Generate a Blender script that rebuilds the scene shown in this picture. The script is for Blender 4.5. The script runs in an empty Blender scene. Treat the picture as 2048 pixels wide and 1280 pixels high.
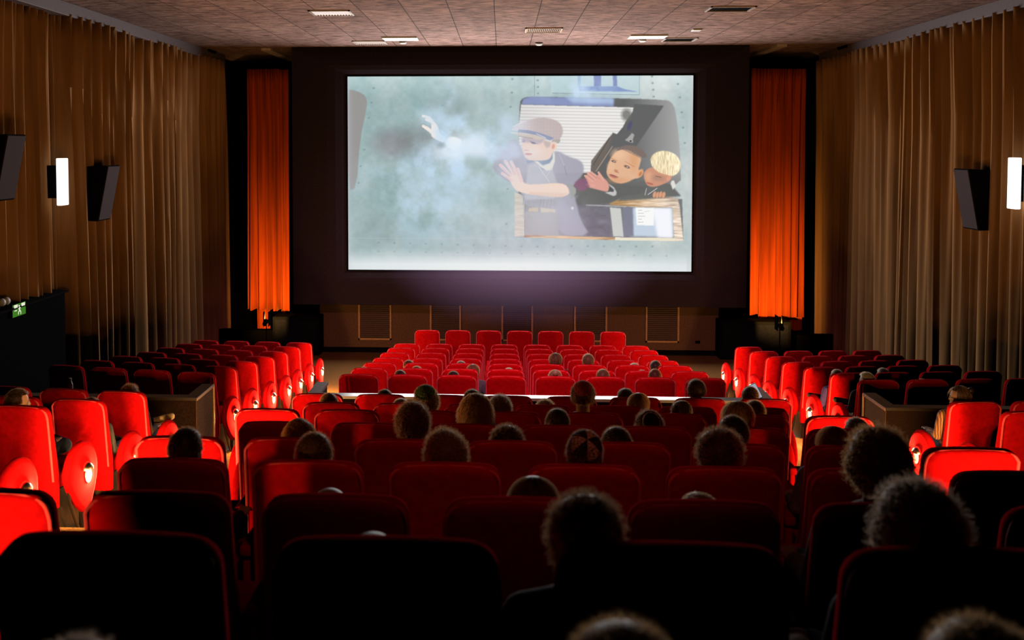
import bpy, bmesh, math, random
import numpy as np
from mathutils import Vector, Matrix, Euler

random.seed(4)
S = bpy.context.scene
COL = S.collection
R = math.radians
PI = math.pi

# ---------------------------------------------------------------- camera
CAMZ = 4.45
cam_d = bpy.data.cameras.new('camera')
cam = bpy.data.objects.new('camera', cam_d); COL.objects.link(cam)
cam.location = (0, 0, CAMZ)
cam.rotation_euler = (R(90 - 2.5), 0, R(2.734))
cam_d.sensor_width = 36.0
cam_d.lens = 1950.0 / 2048.0 * 36.0
cam_d.shift_x = (1024 - 910.2) / 2048.0
cam_d.shift_y = (380.5 - 640) / 2048.0
cam_d.clip_start = 0.05; cam_d.clip_end = 80
cam_d.dof.use_dof = True; cam_d.dof.focus_distance = 11.5; cam_d.dof.aperture_fstop = 3.6
S.camera = cam

# ---------------------------------------------------------------- world and exposure
w = bpy.data.worlds.new('world'); S.world = w; w.use_nodes = True
w.node_tree.nodes['Background'].inputs[0].default_value = (0, 0, 0, 1)
w.node_tree.nodes['Background'].inputs[1].default_value = 0.0
S.view_settings.view_transform = 'Standard'; S.view_settings.look = 'None'
S.view_settings.exposure = 0.0; S.view_settings.gamma = 1.0
S.view_settings.use_curve_mapping = False
try:
    S.cycles.max_bounces = 6; S.cycles.diffuse_bounces = 0; S.cycles.glossy_bounces = 3
    S.cycles.sample_clamp_indirect = 4.0; S.cycles.use_light_tree = True
    S.cycles.use_denoising = True
except Exception: pass
SCREEN_STRENGTH = 1.0      # the lit film picture
HAZE = .10
LAMP_W = 50.0               # each little aisle lamp on a seat end

# the light the bright screen throws into the hall (same size and place as the screen)
_ld = bpy.data.lights.new('screen_light', 'AREA'); _ld.shape = 'RECTANGLE'; _ld.size = 7.1; _ld.size_y = 4.0
_ld.energy = 520; _ld.color = (1.0, .93, .92)
_lo = bpy.data.objects.new('screen_light', _ld); COL.objects.link(_lo)
_lo.location = (.355, 20.34, 3.9); _lo.rotation_euler = (R(-90), 0, 0)

# ---------------------------------------------------------------- from a spot in the photograph at a known distance to a place in the room
_F, _YAW, _PIT = 1950.0, R(2.734), R(2.5)
def at(u, v, x=None, y=None, z=None):
    a = (u - 910.2) / _F; b = -(v - 380.5) / _F
    yr = math.cos(_PIT) + b * math.sin(_PIT); zz = b * math.cos(_PIT) - math.sin(_PIT)
    r = (a * math.cos(_YAW) - yr * math.sin(_YAW), a * math.sin(_YAW) + yr * math.cos(_YAW), zz)
    t = x / r[0] if x is not None else (y / r[1] if y is not None else (z - CAMZ) / r[2])
    return Vector((r[0] * t, r[1] * t, CAMZ + r[2] * t))

# ---------------------------------------------------------------- materials
def nodes(name):
    m = bpy.data.materials.new(name); m.use_nodes = True
    nt = m.node_tree; b = nt.nodes['Principled BSDF']
    return m, nt, b
def N(nt, t, **kw):
    n = nt.nodes.new(t)
    for k, v in kw.items(): setattr(n, k, v)
    return n
def mat(name, col, rough=.6, metal=0, noise=0, nscale=20, bump=0, sheen=0, sheen_tint=None, stretch=(1, 1, 1), spec=.5, coat=0, trans=0):
    m, nt, b = nodes(name)
    b.inputs['Base Color'].default_value = (*col, 1)
    b.inputs['Roughness'].default_value = rough; b.inputs['Metallic'].default_value = metal
    b.inputs['Specular IOR Level'].default_value = spec
    if coat: b.inputs['Coat Weight'].default_value = coat
    if sheen:
        b.inputs['Sheen Weight'].default_value = sheen; b.inputs['Sheen Roughness'].default_value = .35
        b.inputs['Sheen Tint'].default_value = (*(sheen_tint or (1, 1, 1)), 1)
    tc = N(nt, 'ShaderNodeTexCoord'); mp = N(nt, 'ShaderNodeMapping'); mp.inputs['Scale'].default_value = stretch
    nt.links.new(tc.outputs['Object'], mp.inputs[0])
    no = N(nt, 'ShaderNodeTexNoise'); no.inputs['Scale'].default_value = nscale; no.inputs['Detail'].default_value = 5
    nt.links.new(mp.outputs[0], no.inputs[0])
    mx = N(nt, 'ShaderNodeMixRGB', blend_type='MULTIPLY'); mx.inputs[0].default_value = 1
    mx.inputs[1].default_value = (*col, 1)
    rp = N(nt, 'ShaderNodeValToRGB'); k = noise
    rp.color_ramp.elements[0].position = .3; rp.color_ramp.elements[1].position = .7
    rp.color_ramp.elements[0].color = (1 - k, 1 - k, 1 - k, 1); rp.color_ramp.elements[1].color = (1 + k * .3,) * 3 + (1,)
    nt.links.new(no.outputs[0], rp.inputs[0]); nt.links.new(rp.outputs[0], mx.inputs[2]); nt.links.new(mx.outputs[0], b.inputs['Base Color'])
    if bump:
        bp = N(nt, 'ShaderNodeBump'); bp.inputs['Strength'].default_value = bump; bp.inputs['Distance'].default_value = .01
        nt.links.new(no.outputs[0], bp.inputs['Height']); nt.links.new(bp.outputs[0], b.inputs['Normal'])
    if trans:
        out = nt.nodes['Material Output']; tr = N(nt, 'ShaderNodeBsdfTranslucent'); ms = N(nt, 'ShaderNodeMixShader'); ms.inputs[0].default_value = trans
        nt.links.new(mx.outputs[0], tr.inputs[0]); nt.links.new(b.outputs[0], ms.inputs[1]); nt.links.new(tr.outputs[0], ms.inputs[2]); nt.links.new(ms.outputs[0], out.inputs[0])
    return m
def emis(name, col, strength):
    m, nt, b = nodes(name)
    b.inputs['Base Color'].default_value = (0, 0, 0, 1); b.inputs['Specular IOR Level'].default_value = 0
    b.inputs['Emission Color'].default_value = (*col, 1); b.inputs['Emission Strength'].default_value = strength
    return m

M = {}
M['velvet'] = mat('red_velvet', (.66, .005, .007), .9, noise=.22, nscale=26, bump=.05, sheen=.13, sheen_tint=(1, .13, .18), spec=0.0)
M['piping'] = mat('red_piping', (1.0, .10, .12), .7, noise=.1, sheen=.7, sheen_tint=(1, .28, .3), spec=.1)  # paler than the velvet: the screen-lit seat rims are put into its colour
M['seat_plastic'] = mat('black_plastic', (.012, .011, .012), .5, noise=.2, spec=.3)
M['metal_dark'] = mat('dark_metal', (.05, .045, .04), .4, metal=.7, noise=.2)
M['chrome'] = mat('chrome', (.7, .62, .5), .25, metal=1, noise=.05)
M['bulb'] = emis('warm_bulb', (1, .72, .30), 7.0)
M['sconce'] = emis('sconce_glass', (1, .97, .93), 1.6)
M['carpet'] = mat('brown_carpet', (.27, .135, .045), .95, noise=.6, nscale=60, bump=.3, spec=.05)
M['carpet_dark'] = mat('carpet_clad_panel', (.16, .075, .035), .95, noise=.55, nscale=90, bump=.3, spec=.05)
M['panel_shade'] = mat('shaded_carpet_cladding', (.022, .012, .009), 1, noise=.5, nscale=90, bump=.3, spec=.03)  # partition carpet again, with the shade on its front put into the colour
M['black_cloth'] = mat('black_cloth', (.006, .006, .008), 1, noise=.3, spec=.03)
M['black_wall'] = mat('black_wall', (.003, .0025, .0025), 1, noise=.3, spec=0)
M['mask'] = mat('screen_masking', (.034, .024, .033), .95, noise=.35, nscale=70, bump=.15, spec=.05)
M['curtain'] = mat('brown_drape', (.50, .25, .10), .95, noise=.3, nscale=8, stretch=(1, 1, .06), spec=.05, sheen=.2, sheen_tint=(.8, .5, .25))
M['orange'] = mat('orange_drape', (.74, .095, .010), .9, noise=.45, nscale=9, stretch=(1, 1, .05), spec=.08, sheen=.3, sheen_tint=(1, .45, .1), trans=.15)
M['cap'] = mat('pale_laminate', (.72, .66, .66), .22, noise=.08, nscale=9, spec=.6)
M['cap_dark'] = mat('dark_laminate', (.03, .024, .02), .3, noise=.2, spec=.5)
M['edge_wood'] = mat('wood_edge', (.40, .20, .09), .45, noise=.3, nscale=30, stretch=(1, .1, 1))
M['trim'] = mat('mauve_paint', (.13, .10, .105), .6, noise=.15)
M['lowwall'] = mat('brown_panel', (.13, .072, .040), .9, noise=.35, nscale=40, bump=.1, spec=.1)
M['frame_wood'] = mat('ochre_frame', (.42, .23, .08), .6, noise=.25, nscale=25)
M['louvre'] = mat('dark_louvre', (.06, .032, .018), .7, noise=.2)
M['speaker'] = mat('speaker_cabinet', (.008, .006, .007), 1, noise=.3, spec=.03)
M['grille'] = mat('speaker_cloth', (.045, .028, .032), .95, noise=.4, nscale=200)
M['white'] = mat('white_plastic', (.75, .74, .72), .4, noise=.05)
M['vent'] = mat('vent_metal', (.5, .42, .38), .5, noise=.1)
M['black'] = mat('black_paint', (.004, .004, .004), 1, noise=.1, spec=.02)
M['skin'] = mat('skin', (.55, .30, .19), .55, noise=.1, spec=.3)
M['eye'] = mat('eye_white', (.55, .50, .46), .2, noise=.0); M['iris'] = mat('iris', (.03, .018, .012), .15, noise=0); M['lip'] = mat('lip', (.36, .11, .09), .5, noise=.1); M['brow'] = mat('eyebrow', (.04, .025, .016), .8, noise=.2)
def hairm(n, c, lit, t=.75):  # strands are a paler copy, with the rim light put into their colour
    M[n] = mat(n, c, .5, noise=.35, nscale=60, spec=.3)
    M[n + '_rim_strand'] = mat(n + '_rim_strand', lit, .5, noise=.3, nscale=80, spec=.4, trans=t)
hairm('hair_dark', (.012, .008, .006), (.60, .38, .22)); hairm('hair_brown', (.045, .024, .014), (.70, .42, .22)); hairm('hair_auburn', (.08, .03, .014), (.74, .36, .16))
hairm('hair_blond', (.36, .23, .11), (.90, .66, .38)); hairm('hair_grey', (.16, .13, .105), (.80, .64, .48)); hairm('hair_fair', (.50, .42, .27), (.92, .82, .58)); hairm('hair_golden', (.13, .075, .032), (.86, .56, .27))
for n, c in dict(cloth_navy=(.02, .025, .06), cloth_black=(.012, .012, .014), cloth_grey=(.12, .12, .13), cloth_white=(.55, .54, .56), cloth_purple=(.10, .07, .28),
                 cloth_khaki=(.20, .14, .08), cloth_maroon=(.12, .02, .025), cloth_mauve=(.30, .24, .27), cloth_brown=(.11, .06, .035), denim=(.04, .06, .12), shoe=(.03, .025, .022)).items():
    M[n] = mat(n, c, .85, noise=.25, nscale=40, spec=.1)
M['kip_red'] = mat('red_knit', (.60, .06, .05), .9, noise=.3, nscale=90); M['kip_green'] = mat('green_knit', (.04, .22, .05), .9, noise=.4, nscale=80)
M['kip_yellow'] = mat('yellow_knit', (.42, .44, .10), .9, noise=.3, nscale=80); M['kip_black'] = mat('black_knit', (.012, .012, .014), .9, noise=.3)
M['kip_white'] = mat('white_knit', (.8, .76, .7), .9, noise=.35, nscale=120); M['kip_blue'] = mat('blue_knit', (.12, .14, .40), .8, noise=.2)
M['kip_brown'] = mat('brown_knit', (.85, .66, .48), .9, noise=.5, nscale=120); M['shoe_white'] = mat('shoe_white', (.6, .45, .25), .6, noise=.2)
M['glass_bottle'] = mat('bottle_plastic', (.55, .5, .45), .15, noise=.1, spec=.8)
M['phone'] = mat('phone_case', (.02, .02, .025), .3, noise=.1)
M['phone_screen'] = emis('phone_screen', (.62, .68, .80), .55)
M['lens'] = mat('spectacle_lens', (.5, .5, .5), .05, noise=0, spec=.8)
# striped knit sleeve
m, nt, b = nodes('striped_knit'); M['striped'] = m
wv = N(nt, 'ShaderNodeTexWave'); wv.inputs['Scale'].default_value = 14; wv.inputs['Distortion'].default_value = 2; wv.bands_direction = 'X'
tc = N(nt, 'ShaderNodeTexCoord'); nt.links.new(tc.outputs['Object'], wv.inputs[0])
rp = N(nt, 'ShaderNodeValToRGB'); rp.color_ramp.elements[0].color = (.10, .03, .015, 1); rp.color_ramp.elements[1].color = (.42, .20, .09, 1)
nt.links.new(wv.outputs[0], rp.inputs[0]); nt.links.new(rp.outputs[0], b.inputs['Base Color']); b.inputs['Roughness'].default_value = .9
# ceiling: fibrous acoustic boards with dark joints
m, nt, b = nodes('ceiling_board'); M['ceiling'] = m
tc = N(nt, 'ShaderNodeTexCoord')
br = N(nt, 'ShaderNodeTexBrick'); br.offset = 0; br.inputs['Scale'].default_value = 1
br.inputs['Brick Width'].default_value = .685; br.inputs['Row Height'].default_value = 1.37; br.inputs['Mortar Size'].default_value = .007
br.inputs['Color1'].default_value = (.33, .225, .195, 1); br.inputs['Color2'].default_value = (.245, .165, .145, 1); br.inputs['Mortar'].default_value = (.03, .02, .018, 1)
mp0 = N(nt, 'ShaderNodeMapping'); mp0.inputs['Location'].default_value = (.115, .2, 0); nt.links.new(tc.outputs['Object'], mp0.inputs[0]); nt.links.new(mp0.outputs[0], br.inputs[0])
mp = N(nt, 'ShaderNodeMapping'); mp.inputs['Scale'].default_value = (1, 4.5, 1)
no = N(nt, 'ShaderNodeTexNoise'); no.inputs['Scale'].default_value = 4; no.inputs['Detail'].default_value = 9; no.inputs['Roughness'].default_value = .75
nt.links.new(tc.outputs['Object'], mp.inputs[0]); nt.links.new(mp.outputs[0], no.inputs[0])
rp = N(nt, 'ShaderNodeValToRGB'); rp.color_ramp.elements[0].position = .38; rp.color_ramp.elements[1].position = .62
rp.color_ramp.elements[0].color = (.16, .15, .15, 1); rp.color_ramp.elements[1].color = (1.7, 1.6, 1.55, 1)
nt.links.new(no.outputs[0], rp.inputs[0])
mx = N(nt, 'ShaderNodeMixRGB', blend_type='MULTIPLY'); mx.inputs[0].default_value = 1
nt.links.new(br.outputs[0], mx.inputs[1]); nt.links.new(rp.outputs[0], mx.inputs[2]); nt.links.new(mx.outputs[0], b.inputs['Base Color'])
b.inputs['Roughness'].default_value = .95; b.inputs['Specular IOR Level'].default_value = .1

# ---------------------------------------------------------------- the film frame shown on the screen (painted as numbers, no file)
def paint_film(W=1040, H=594):
    U0, U1, V0, V1 = 694.0, 1387.5, 149.5, 545.0
    us = U0 + (np.arange(W) + .5) / W * (U1 - U0)
    vs = V0 + (np.arange(H) + .5) / H * (V1 - V0)
    uu, vv = np.meshgrid(us, vs)
    rng = np.random.RandomState(7)

    def noise(scale, octs=4, sx=1.0, seed=0):
        r = np.random.RandomState(seed)
        out = np.zeros((H, W)); amp = 1.0; tot = 0
        for o in range(octs):
            g = r.rand(80, 120)
            x = uu / (scale * sx); y = vv / scale
            xi = np.floor(x).astype(int); yi = np.floor(y).astype(int)
            fx = x - xi; fy = y - yi
            fx = fx * fx * (3 - 2 * fx); fy = fy * fy * (3 - 2 * fy)
            a = g[yi % 80, xi % 120]; b = g[yi % 80, (xi + 1) % 120]
            c = g[(yi + 1) % 80, xi % 120]; d = g[(yi + 1) % 80, (xi + 1) % 120]
            out += amp * (a * (1 - fx) * (1 - fy) + b * fx * (1 - fy) + c * (1 - fx) * fy + d * fx * fy)
            tot += amp; amp *= .5; scale *= .5
        return out / tot

    def blur(m, r):
        r = int(round(r))
        if r < 1: return m
        for _ in range(2):
            for ax in (0, 1):
                p = np.concatenate([np.repeat(m.take([0], ax), r + 1, ax), m, np.repeat(m.take([-1], ax), r, ax)], ax)
                c = np.cumsum(p, ax)
                n = m.shape[ax]
                m = (c.take(range(2 * r + 1, 2 * r + 1 + n), ax) - c.take(range(0, n), ax)) / (2 * r + 1)
        return m

    def pmask(pts):
        m = np.zeros((H, W), bool)
        n = len(pts)
        for i in range(n):
            x0, y0 = pts[i]; x1, y1 = pts[(i + 1) % n]
            if y0 == y1: continue
            cond = ((y0 > vv) != (y1 > vv)) & (uu < (x1 - x0) * (vv - y0) / (y1 - y0) + x0)
            m ^= cond
        return m.astype(float)

    def smooth_pts(pts, k=2):
        p = np.array(pts, float)
        for _ in range(k):
            q = np.roll(p, -1, 0)
            p = np.stack([.75 * p + .25 * q, .25 * p + .75 * q], 1).reshape(-1, 2)
        return p
    img = np.zeros((H, W, 3))

    def put(mask, col, a=1.0):
        col = np.asarray(col, float)
        if col.ndim == 1: col = col[None, None, :] / 255.0
        m = (mask * a)[..., None]
        img[:] = img * (1 - m) + col * m

    def poly(pts, col, a=1.0, f=.6, sm=0):
        put(blur(pmask(smooth_pts(pts, sm) if sm else pts), f), col, a)

    def ell(cx, cy, rx, ry, col, a=1.0, f=.15, rot=0.0):
        c, s = math.cos(rot), math.sin(rot)
        x = (uu - cx) * c + (vv - cy) * s; y = -(uu - cx) * s + (vv - cy) * c
        d = np.sqrt((x / rx) ** 2 + (y / ry) ** 2)
        put(np.clip((1 + f - d) / (2 * f), 0, 1), col, a)

    def line(p0, p1, w, col, a=1.0):
        x0, y0 = p0; x1, y1 = p1
        dx, dy = x1 - x0, y1 - y0; L = dx * dx + dy * dy + 1e-9
        t = np.clip(((uu - x0) * dx + (vv - y0) * dy) / L, 0, 1)
        d = np.hypot(uu - x0 - t * dx, vv - y0 - t * dy)
        put(np.clip((w / 2 + .4 - d) / .8, 0, 1), col, a)

    def Z(ox, oy, s=8.533):
        return lambda L: [(ox + x / s, oy + y / s) for x, y in L]
    Z0 = Z(680, 130, 2.844); Z1 = Z(980, 190); Z2 = Z(1150, 240); Z3 = Z(980, 300); Z4 = Z(1150, 350); Z5 = Z(820, 210)
    # green painted carriage side, lighter to the right and bottom
    tx = np.clip((uu - 694) / 693, 0, 1); ty = np.clip((vv - 150) / 395, 0, 1)
    n1 = noise(60, 4, 1, 1); n2 = noise(9, 3, 1, 2)
    base = np.stack([156 + 34 * tx ** 2 + 0 * ty, 180 + 22 * tx ** 2, 181 + 20 * tx ** 2 + 0 * ty], -1)
    base += (n1[..., None] - .5) * np.array([46, 30, 26]) + (n2[..., None] - .5) * 16
    base += np.exp(-((vv - 152) / 30) ** 2)[..., None] * 22
    img[:] = base / 255
    poly(Z0([(35, 130), (90, 135), (150, 170), (152, 230), (110, 420), (90, 700), (40, 720)]), (150, 148, 146), .95, 1.2, 1)
    ell(848, 285, 60, 34, (122, 128, 128), .7, .5); ell(780, 285, 35, 28, (128, 118, 120), .5, .5)
    ell(905, 215, 40, 22, (132, 152, 150), .5, .5); ell(760, 470, 40, 30, (120, 132, 132), .3, .6)
    line((1072, 146), (1072, 190), .8, (110, 130, 135), .8)
    # rivets
    riv = [(190, 122), (177, 205), (162, 293), (135, 478), (112, 574), (100, 672), (988, 72), (985, 150), (978, 232),
           (1132, 80), (1134, 118), (1134, 155), (1780, 60), (1783, 98), (1787, 136), (1790, 175), (1926, 104), (1938, 180),
           (1948, 265), (1958, 352), (1968, 440), (587, 222), (962, 705), (955, 908)]
    riv += [(215 + 92 * k, 1020 + 2 * k) for k in range(12)] + [(215 + 92 * k, 1072 + k) for k in range(19)]
    riv += [(1330 + 92 * k, 1036) for k in range(6)]
    for x, y in riv:
        u, v = 680 + x / 2.844, 130 + y / 2.844
        ell(u, v, 2.3, 2.0, (112, 134, 138), .65, .4); ell(u - .7, v - .8, 1.0, .8, (205, 218, 220), .5, .5)
    # plate with lettering strokes above the window
    poly([(1105, 148), (1280, 148), (1282, 190), (1105, 184)], (192, 218, 226), .55, 1)
    line((1108, 184), (1281, 188), 1.0, (120, 130, 140), .8); line((1281, 150), (1281, 188), .8, (130, 140, 150), .7)
    for x0 in (1190, 1228): poly([(x0, 147), (x0 + 15 - (x0 > 1200) * 7, 147), (x0 + 15 - (x0 > 1200) * 6, 171), (x0 + 1, 171)], (128, 140, 190), .95, .6)
    poly([(1160, 171), (1238, 171), (1250, 176), (1278, 182), (1160, 180)], (130, 150, 200), .9, 1)
    poly([(1158, 147), (1164, 147), (1164, 172), (1158, 172)], (150, 178, 210), .7, 1)
    # window opening, rounded
    win = smooth_pts([(1041, 380), (1041, 205), (1048, 194), (1062, 191), (1330, 197), (1346, 203), (1354, 222), (1363, 300), (1366, 395), (1041, 395)], 2)
    g = np.clip((uu - 1250) / 110, 0, 1)[..., None]
    wc = np.array([96, 98, 98]) * (1 - g) + np.array([168, 168, 168]) * g
    gg = np.clip((vv - 330) / 70, 0, 1)[..., None]
    wc = wc * (1 - gg) + np.array([104, 106, 104]) * gg
    put(blur(pmask(win), 1), wc / 255.)
    poly([(1046, 205), (1050, 195), (1065, 191), (1230, 196), (1230, 212), (1046, 207)], (140, 152, 196), .95, 2)
    poly([(1130, 190), (1230, 194), (1230, 206), (1150, 204)], (176, 200, 232), .7, 3)
    # pale slatted blind
    blind = pmask(Z1([(555, 145), (1200, 165), (2520, 200)]) + [(1270, 222), (1255, 245), (1238, 266), (1222, 290), (1203, 320), (1190, 342), (1190, 345), (1040, 345)] + Z1([(520, 480)]))
    st = .5 + .5 * np.sin((vv - .02 * (uu - 1040)) * 2 * np.pi / 6.4)
    bc = np.stack([236 - 34 * st ** 8, 234 - 36 * st ** 8, 232 - 38 * st ** 8], -1)
    bc -= (np.exp(-((uu - 1045) / 60) ** 2) * 14)[..., None]
    put(blur(blind, .6), bc / 255.)
    # broken dark edge, latch, brace
    poly([(1271, 206), (1268, 222), (1255, 240), (1250, 250), (1253, 262), (1240, 268), (1229, 264), (1208, 298), (1188, 327), (1185, 345), (1200, 350), (1270, 300), (1330, 210)], (98, 100, 100), 1, 1)
    ell(1262, 250, 4, 10, (80, 78, 120), .7, .4, .3); ell(1256, 228, 10, 12, (108, 108, 106), .8, .4)
    poly(Z2([(310, 690), (640, 250), (660, 330), (540, 640), (360, 900), (300, 860)]), (112, 104, 98), .95, 1)
    line((1196, 342), (1228, 292), 2, (176, 156, 138), .8); line((1190, 330), (1222, 275), 1.2, (70, 68, 66), .8)
    poly(Z2([(1000, 210), (1040, 240), (1015, 320), (1020, 380), (960, 370), (880, 335), (930, 290)]), (176, 174, 172), .9, .6)
    ell(1264.5, 281, 2.2, 1.8, (70, 70, 70), 1)
    # pull-down window below: wooden frame with the glass
    poly([(1034, 386), (1368, 398), (1368, 400), (1371, 482), (1034, 476)], (120, 122, 124), 1, 1)
    poly([(1052, 400), (1150, 400), (1185, 440), (1188, 476), (1052, 474)], (150, 152, 156), 1, 3)
    poly([(1150, 400), (1222, 410), (1226, 476), (1180, 476), (1160, 440)], (108, 106, 112), 1, 2)
    put(blur(pmask([(1150, 410), (1222, 410), (1226, 476), (1160, 476)]), 3), ((95 + 50 * noise(12, 3, 1.5, 5))[..., None] * np.array([1, .98, 1.08])) / 255., .7)
    poly([(1265, 415), (1350, 416), (1352, 476), (1265, 474)], (196, 210, 226), 1, 3)
    poly([(1308, 415), (1346, 416), (1350, 478), (1320, 476)], (250, 250, 255), .9, 4)
    poly([(1250, 414), (1270, 414), (1272, 474), (1250, 474)], (128, 130, 146), 1, 1.5)
    poly([(1275, 415), (1312, 416), (1312, 452), (1278, 451)], (248, 249, 248), 1, .6)
    for k in range(5): line((1281, 421 + 6 * k), (1288 + 3 * (k % 3), 421 + 6 * k), 1.4, (176, 182, 184), .7)
    line((1293, 424), (1303, 422), 1, (190, 196, 198), .7)
    poly([(1224, 415), (1246, 417), (1252, 475), (1231, 474)], (204, 206, 202), 1, .6)
    wood = (noise(3, 3, 9, 9)[..., None] - .5) * 110
    fr = np.clip((np.array([198, 162, 118]) + np.clip((uu - 1240) / 110, 0, 1)[..., None] * np.array([16, 34, 60])) + wood, 0, 255) / 255
    put(blur(pmask(smooth_pts(Z4([(560, 505), (760, 430), (900, 350), (1250, 322), (1780, 360), (1815, 540), (1660, 560), (930, 545)]), 1)), .6), fr)
    put(blur(pmask(Z4([(1690, 545), (1815, 500), (1890, 1130), (1735, 1135)])), .6), np.clip(fr + .06, 0, 1))
    put(blur(pmask([(1052, 471), (1235, 476), (1235, 482), (1052, 477)]), .5), fr)
    poly([(1235, 476), (1355, 477), (1355, 483), (1235, 482)], (238, 228, 205), 1, .5)
    put(blur(pmask([(1033, 384), (1050, 392), (1052, 476), (1033, 476)]), .8), np.clip(np.array([206, 198, 184]) + wood * .35, 0, 255) / 255)
    line((1051.5, 400), (1051.5, 472), 1.2, (242, 240, 234), .7)
    poly([(1176, 409), (1258, 412), (1256, 415), (1176, 412)], (172, 172, 172), .8, .5)
    # boy behind with fair fringe: face, hair, jumper
    sk2 = (206, 150, 124)
    poly([(1260, 372), (1300, 358), (1345, 368), (1366, 392), (1300, 398), (1240, 402)], (106, 108, 106), 1, 2)
    poly(Z2([(1210, 870), (1330, 790), (1600, 850), (1700, 930), (1640, 1040), (1500, 1110), (1390, 1140), (1290, 1130), (1240, 1080), (1210, 980)]), sk2, 1, 1, 1)
    ell(1301, 352, 8, 9, (224, 170, 138), .8, .5); ell(1320, 356, 13, 6, (164, 130, 116), .55, .5, .15)
    line((1299, 365), (1309, 368), 1.3, (120, 72, 62), .9); ell(1303, 367, 7, 2, (186, 110, 98), .8, .4, .25)
    line((1315, 352), (1326, 354), 1, (90, 70, 64), .8); ell(1341, 356, 4, 6, (222, 160, 136), .9, .3, .4)
    hairm = pmask(smooth_pts(Z2([(1310, 640), (1400, 540), (1560, 510), (1720, 560), (1810, 660), (1835, 780), (1790, 900), (1690, 960), (1600, 930), (1480, 900), (1380, 830), (1330, 760)]), 1))
    hs = noise(9, 2, .16, 31)
    put(blur(hairm, .7), np.clip(np.array([240, 222, 184]) + (hs[..., None] - .5) * 90 + np.clip((uu - 1335) / 30, 0, 1)[..., None] * 24, 0, 255) / 255.)
    for a in range(9): line((1305 + a * 5.5, 340 - a * .8), (1309 + a * 5, 350 + a * .7), 1, (196, 150, 108), .35)
    poly(Z2([(1680, 1030), (1720, 1030), (1750, 1120), (1700, 1190), (1660, 1080)]), (236, 232, 224), .9, .6)
    line((1297, 376), (1294, 390), 1, (230, 230, 228), .9); line((1318, 376), (1300, 389), 1.2, (232, 232, 230), .9)
    for k in range(4): ell(1313 + 6 * k, 389 + (k % 2), 3.4, 6.5, (216, 160, 128), 1, .25, .25)
    for k in range(3): line((1316 + 6 * k, 385), (1315 + 6 * k, 394), .8, (150, 96, 76), .6)
    # boy in the middle: dark coat, face looking left
    poly([(1165, 384), (1205, 345), (1215, 355), (1240, 370), (1300, 372), (1285, 388), (1255, 392), (1220, 408), (1150, 410)], (100, 102, 100), 1, 1.5)
    face = Z2([(720, 540), (860, 480), (1010, 500), (1130, 580), (1165, 640), (1130, 780), (1110, 850), (1180, 860), (1190, 900), (1120, 990), (1040, 1000), (930, 1060), (800, 1085), (680, 1050), (590, 960), (565, 870), (600, 740), (640, 640)])
    poly(face, (226, 180, 146), 1, .8, 1)
    ell(1240, 308, 12, 10, (240, 196, 160), .8, .6); ell(1226, 332, 7, 8, (232, 190, 156), .6, .6)
    ell(1272, 320, 8, 20, (214, 152, 104), .5, .6); ell(1240, 360, 20, 6, (214, 154, 112), .5, .6)
    ell(1284, 346, 5.5, 9, (230, 170, 128), 1, .25, .5); ell(1284.5, 347, 2.6, 5, (176, 112, 80), .7, .3, .5)
    ell(1231, 322, 5, 2.2, (118, 92, 84), .9, .3, .35); ell(1257.5, 333, 6, 2.6, (112, 86, 78), .9, .3, .4)
    ell(1258, 333.5, 1.8, 1.2, (226, 220, 216), .8, .3); ell(1232, 322.5, 1.3, .9, (224, 216, 212), .8, .3)
    line((1225, 315), (1238, 321), 1.2, (160, 114, 92), .6); line((1254, 322), (1272, 333), 1.2, (168, 112, 78), .5)
    ell(1236, 341, 4.2, 2.2, (196, 130, 104), .9, .4, .3); line((1234, 343), (1241, 345), 1, (136, 78, 62), .7)
    ell(1230, 352, 8.5, 3, (182, 112, 106), .95, .35, .35); line((1224, 348.5), (1240, 354), .9, (110, 62, 58), .8)
    hair = Z2([(720, 520), (790, 450), (930, 415), (1080, 440), (1200, 520), (1270, 620), (1180, 640), (1060, 580), (960, 510), (840, 490)])
    poly(hair, (126, 112, 106), 1, .7, 1)
    for k in range(12): line((1236 + 3.2 * k, 293 + .6 * k + abs(k - 4) * .3), (1250 + 3.6 * k, 298 + 1.9 * k), .8, (168, 152, 142) if k % 2 else (92, 82, 80), .55)
    # his raised hand and cuff
    palm = Z2([(200, 960), (290, 880), (350, 910), (420, 960), (440, 890), (480, 940), (590, 1050), (625, 1120), (600, 1220), (560, 1225), (430, 1190), (260, 1150), (230, 1100), (260, 1090), (220, 1020)])
    poly(palm, (220, 160, 146), 1, .7, 1)
    for a, b in [((205, 950), (330, 1040)), ((250, 900), (370, 1000)), ((310, 890), (430, 980)), ((435, 890), (520, 1020)), ((235, 1100), (360, 1120))]:
        p, q = Z2([a, b]); line(p, q, 4.2, (226, 168, 150), .95)
    for a, b in [((230, 925), (350, 1020)), ((285, 895), (400, 990)), ((400, 960), (450, 1000))]:
        p, q = Z2([a, b]); line(p, q, .9, (150, 92, 96), .6)
    poly(Z3([(1400, 560), (1520, 500), (1680, 480), (1700, 560), (1740, 620), (1640, 700), (1560, 700), (1480, 620)]), (140, 92, 120), .85, 2)
    poly(Z2([(610, 1085), (700, 1150), (745, 1230), (740, 1280), (690, 1300), (545, 1240), (620, 1225), (660, 1210)]), (196, 194, 196), 1, .6)
    poly(Z2([(625, 1120), (700, 1190), (690, 1230), (610, 1215)]), (86, 88, 88), 1, .6)
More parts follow.
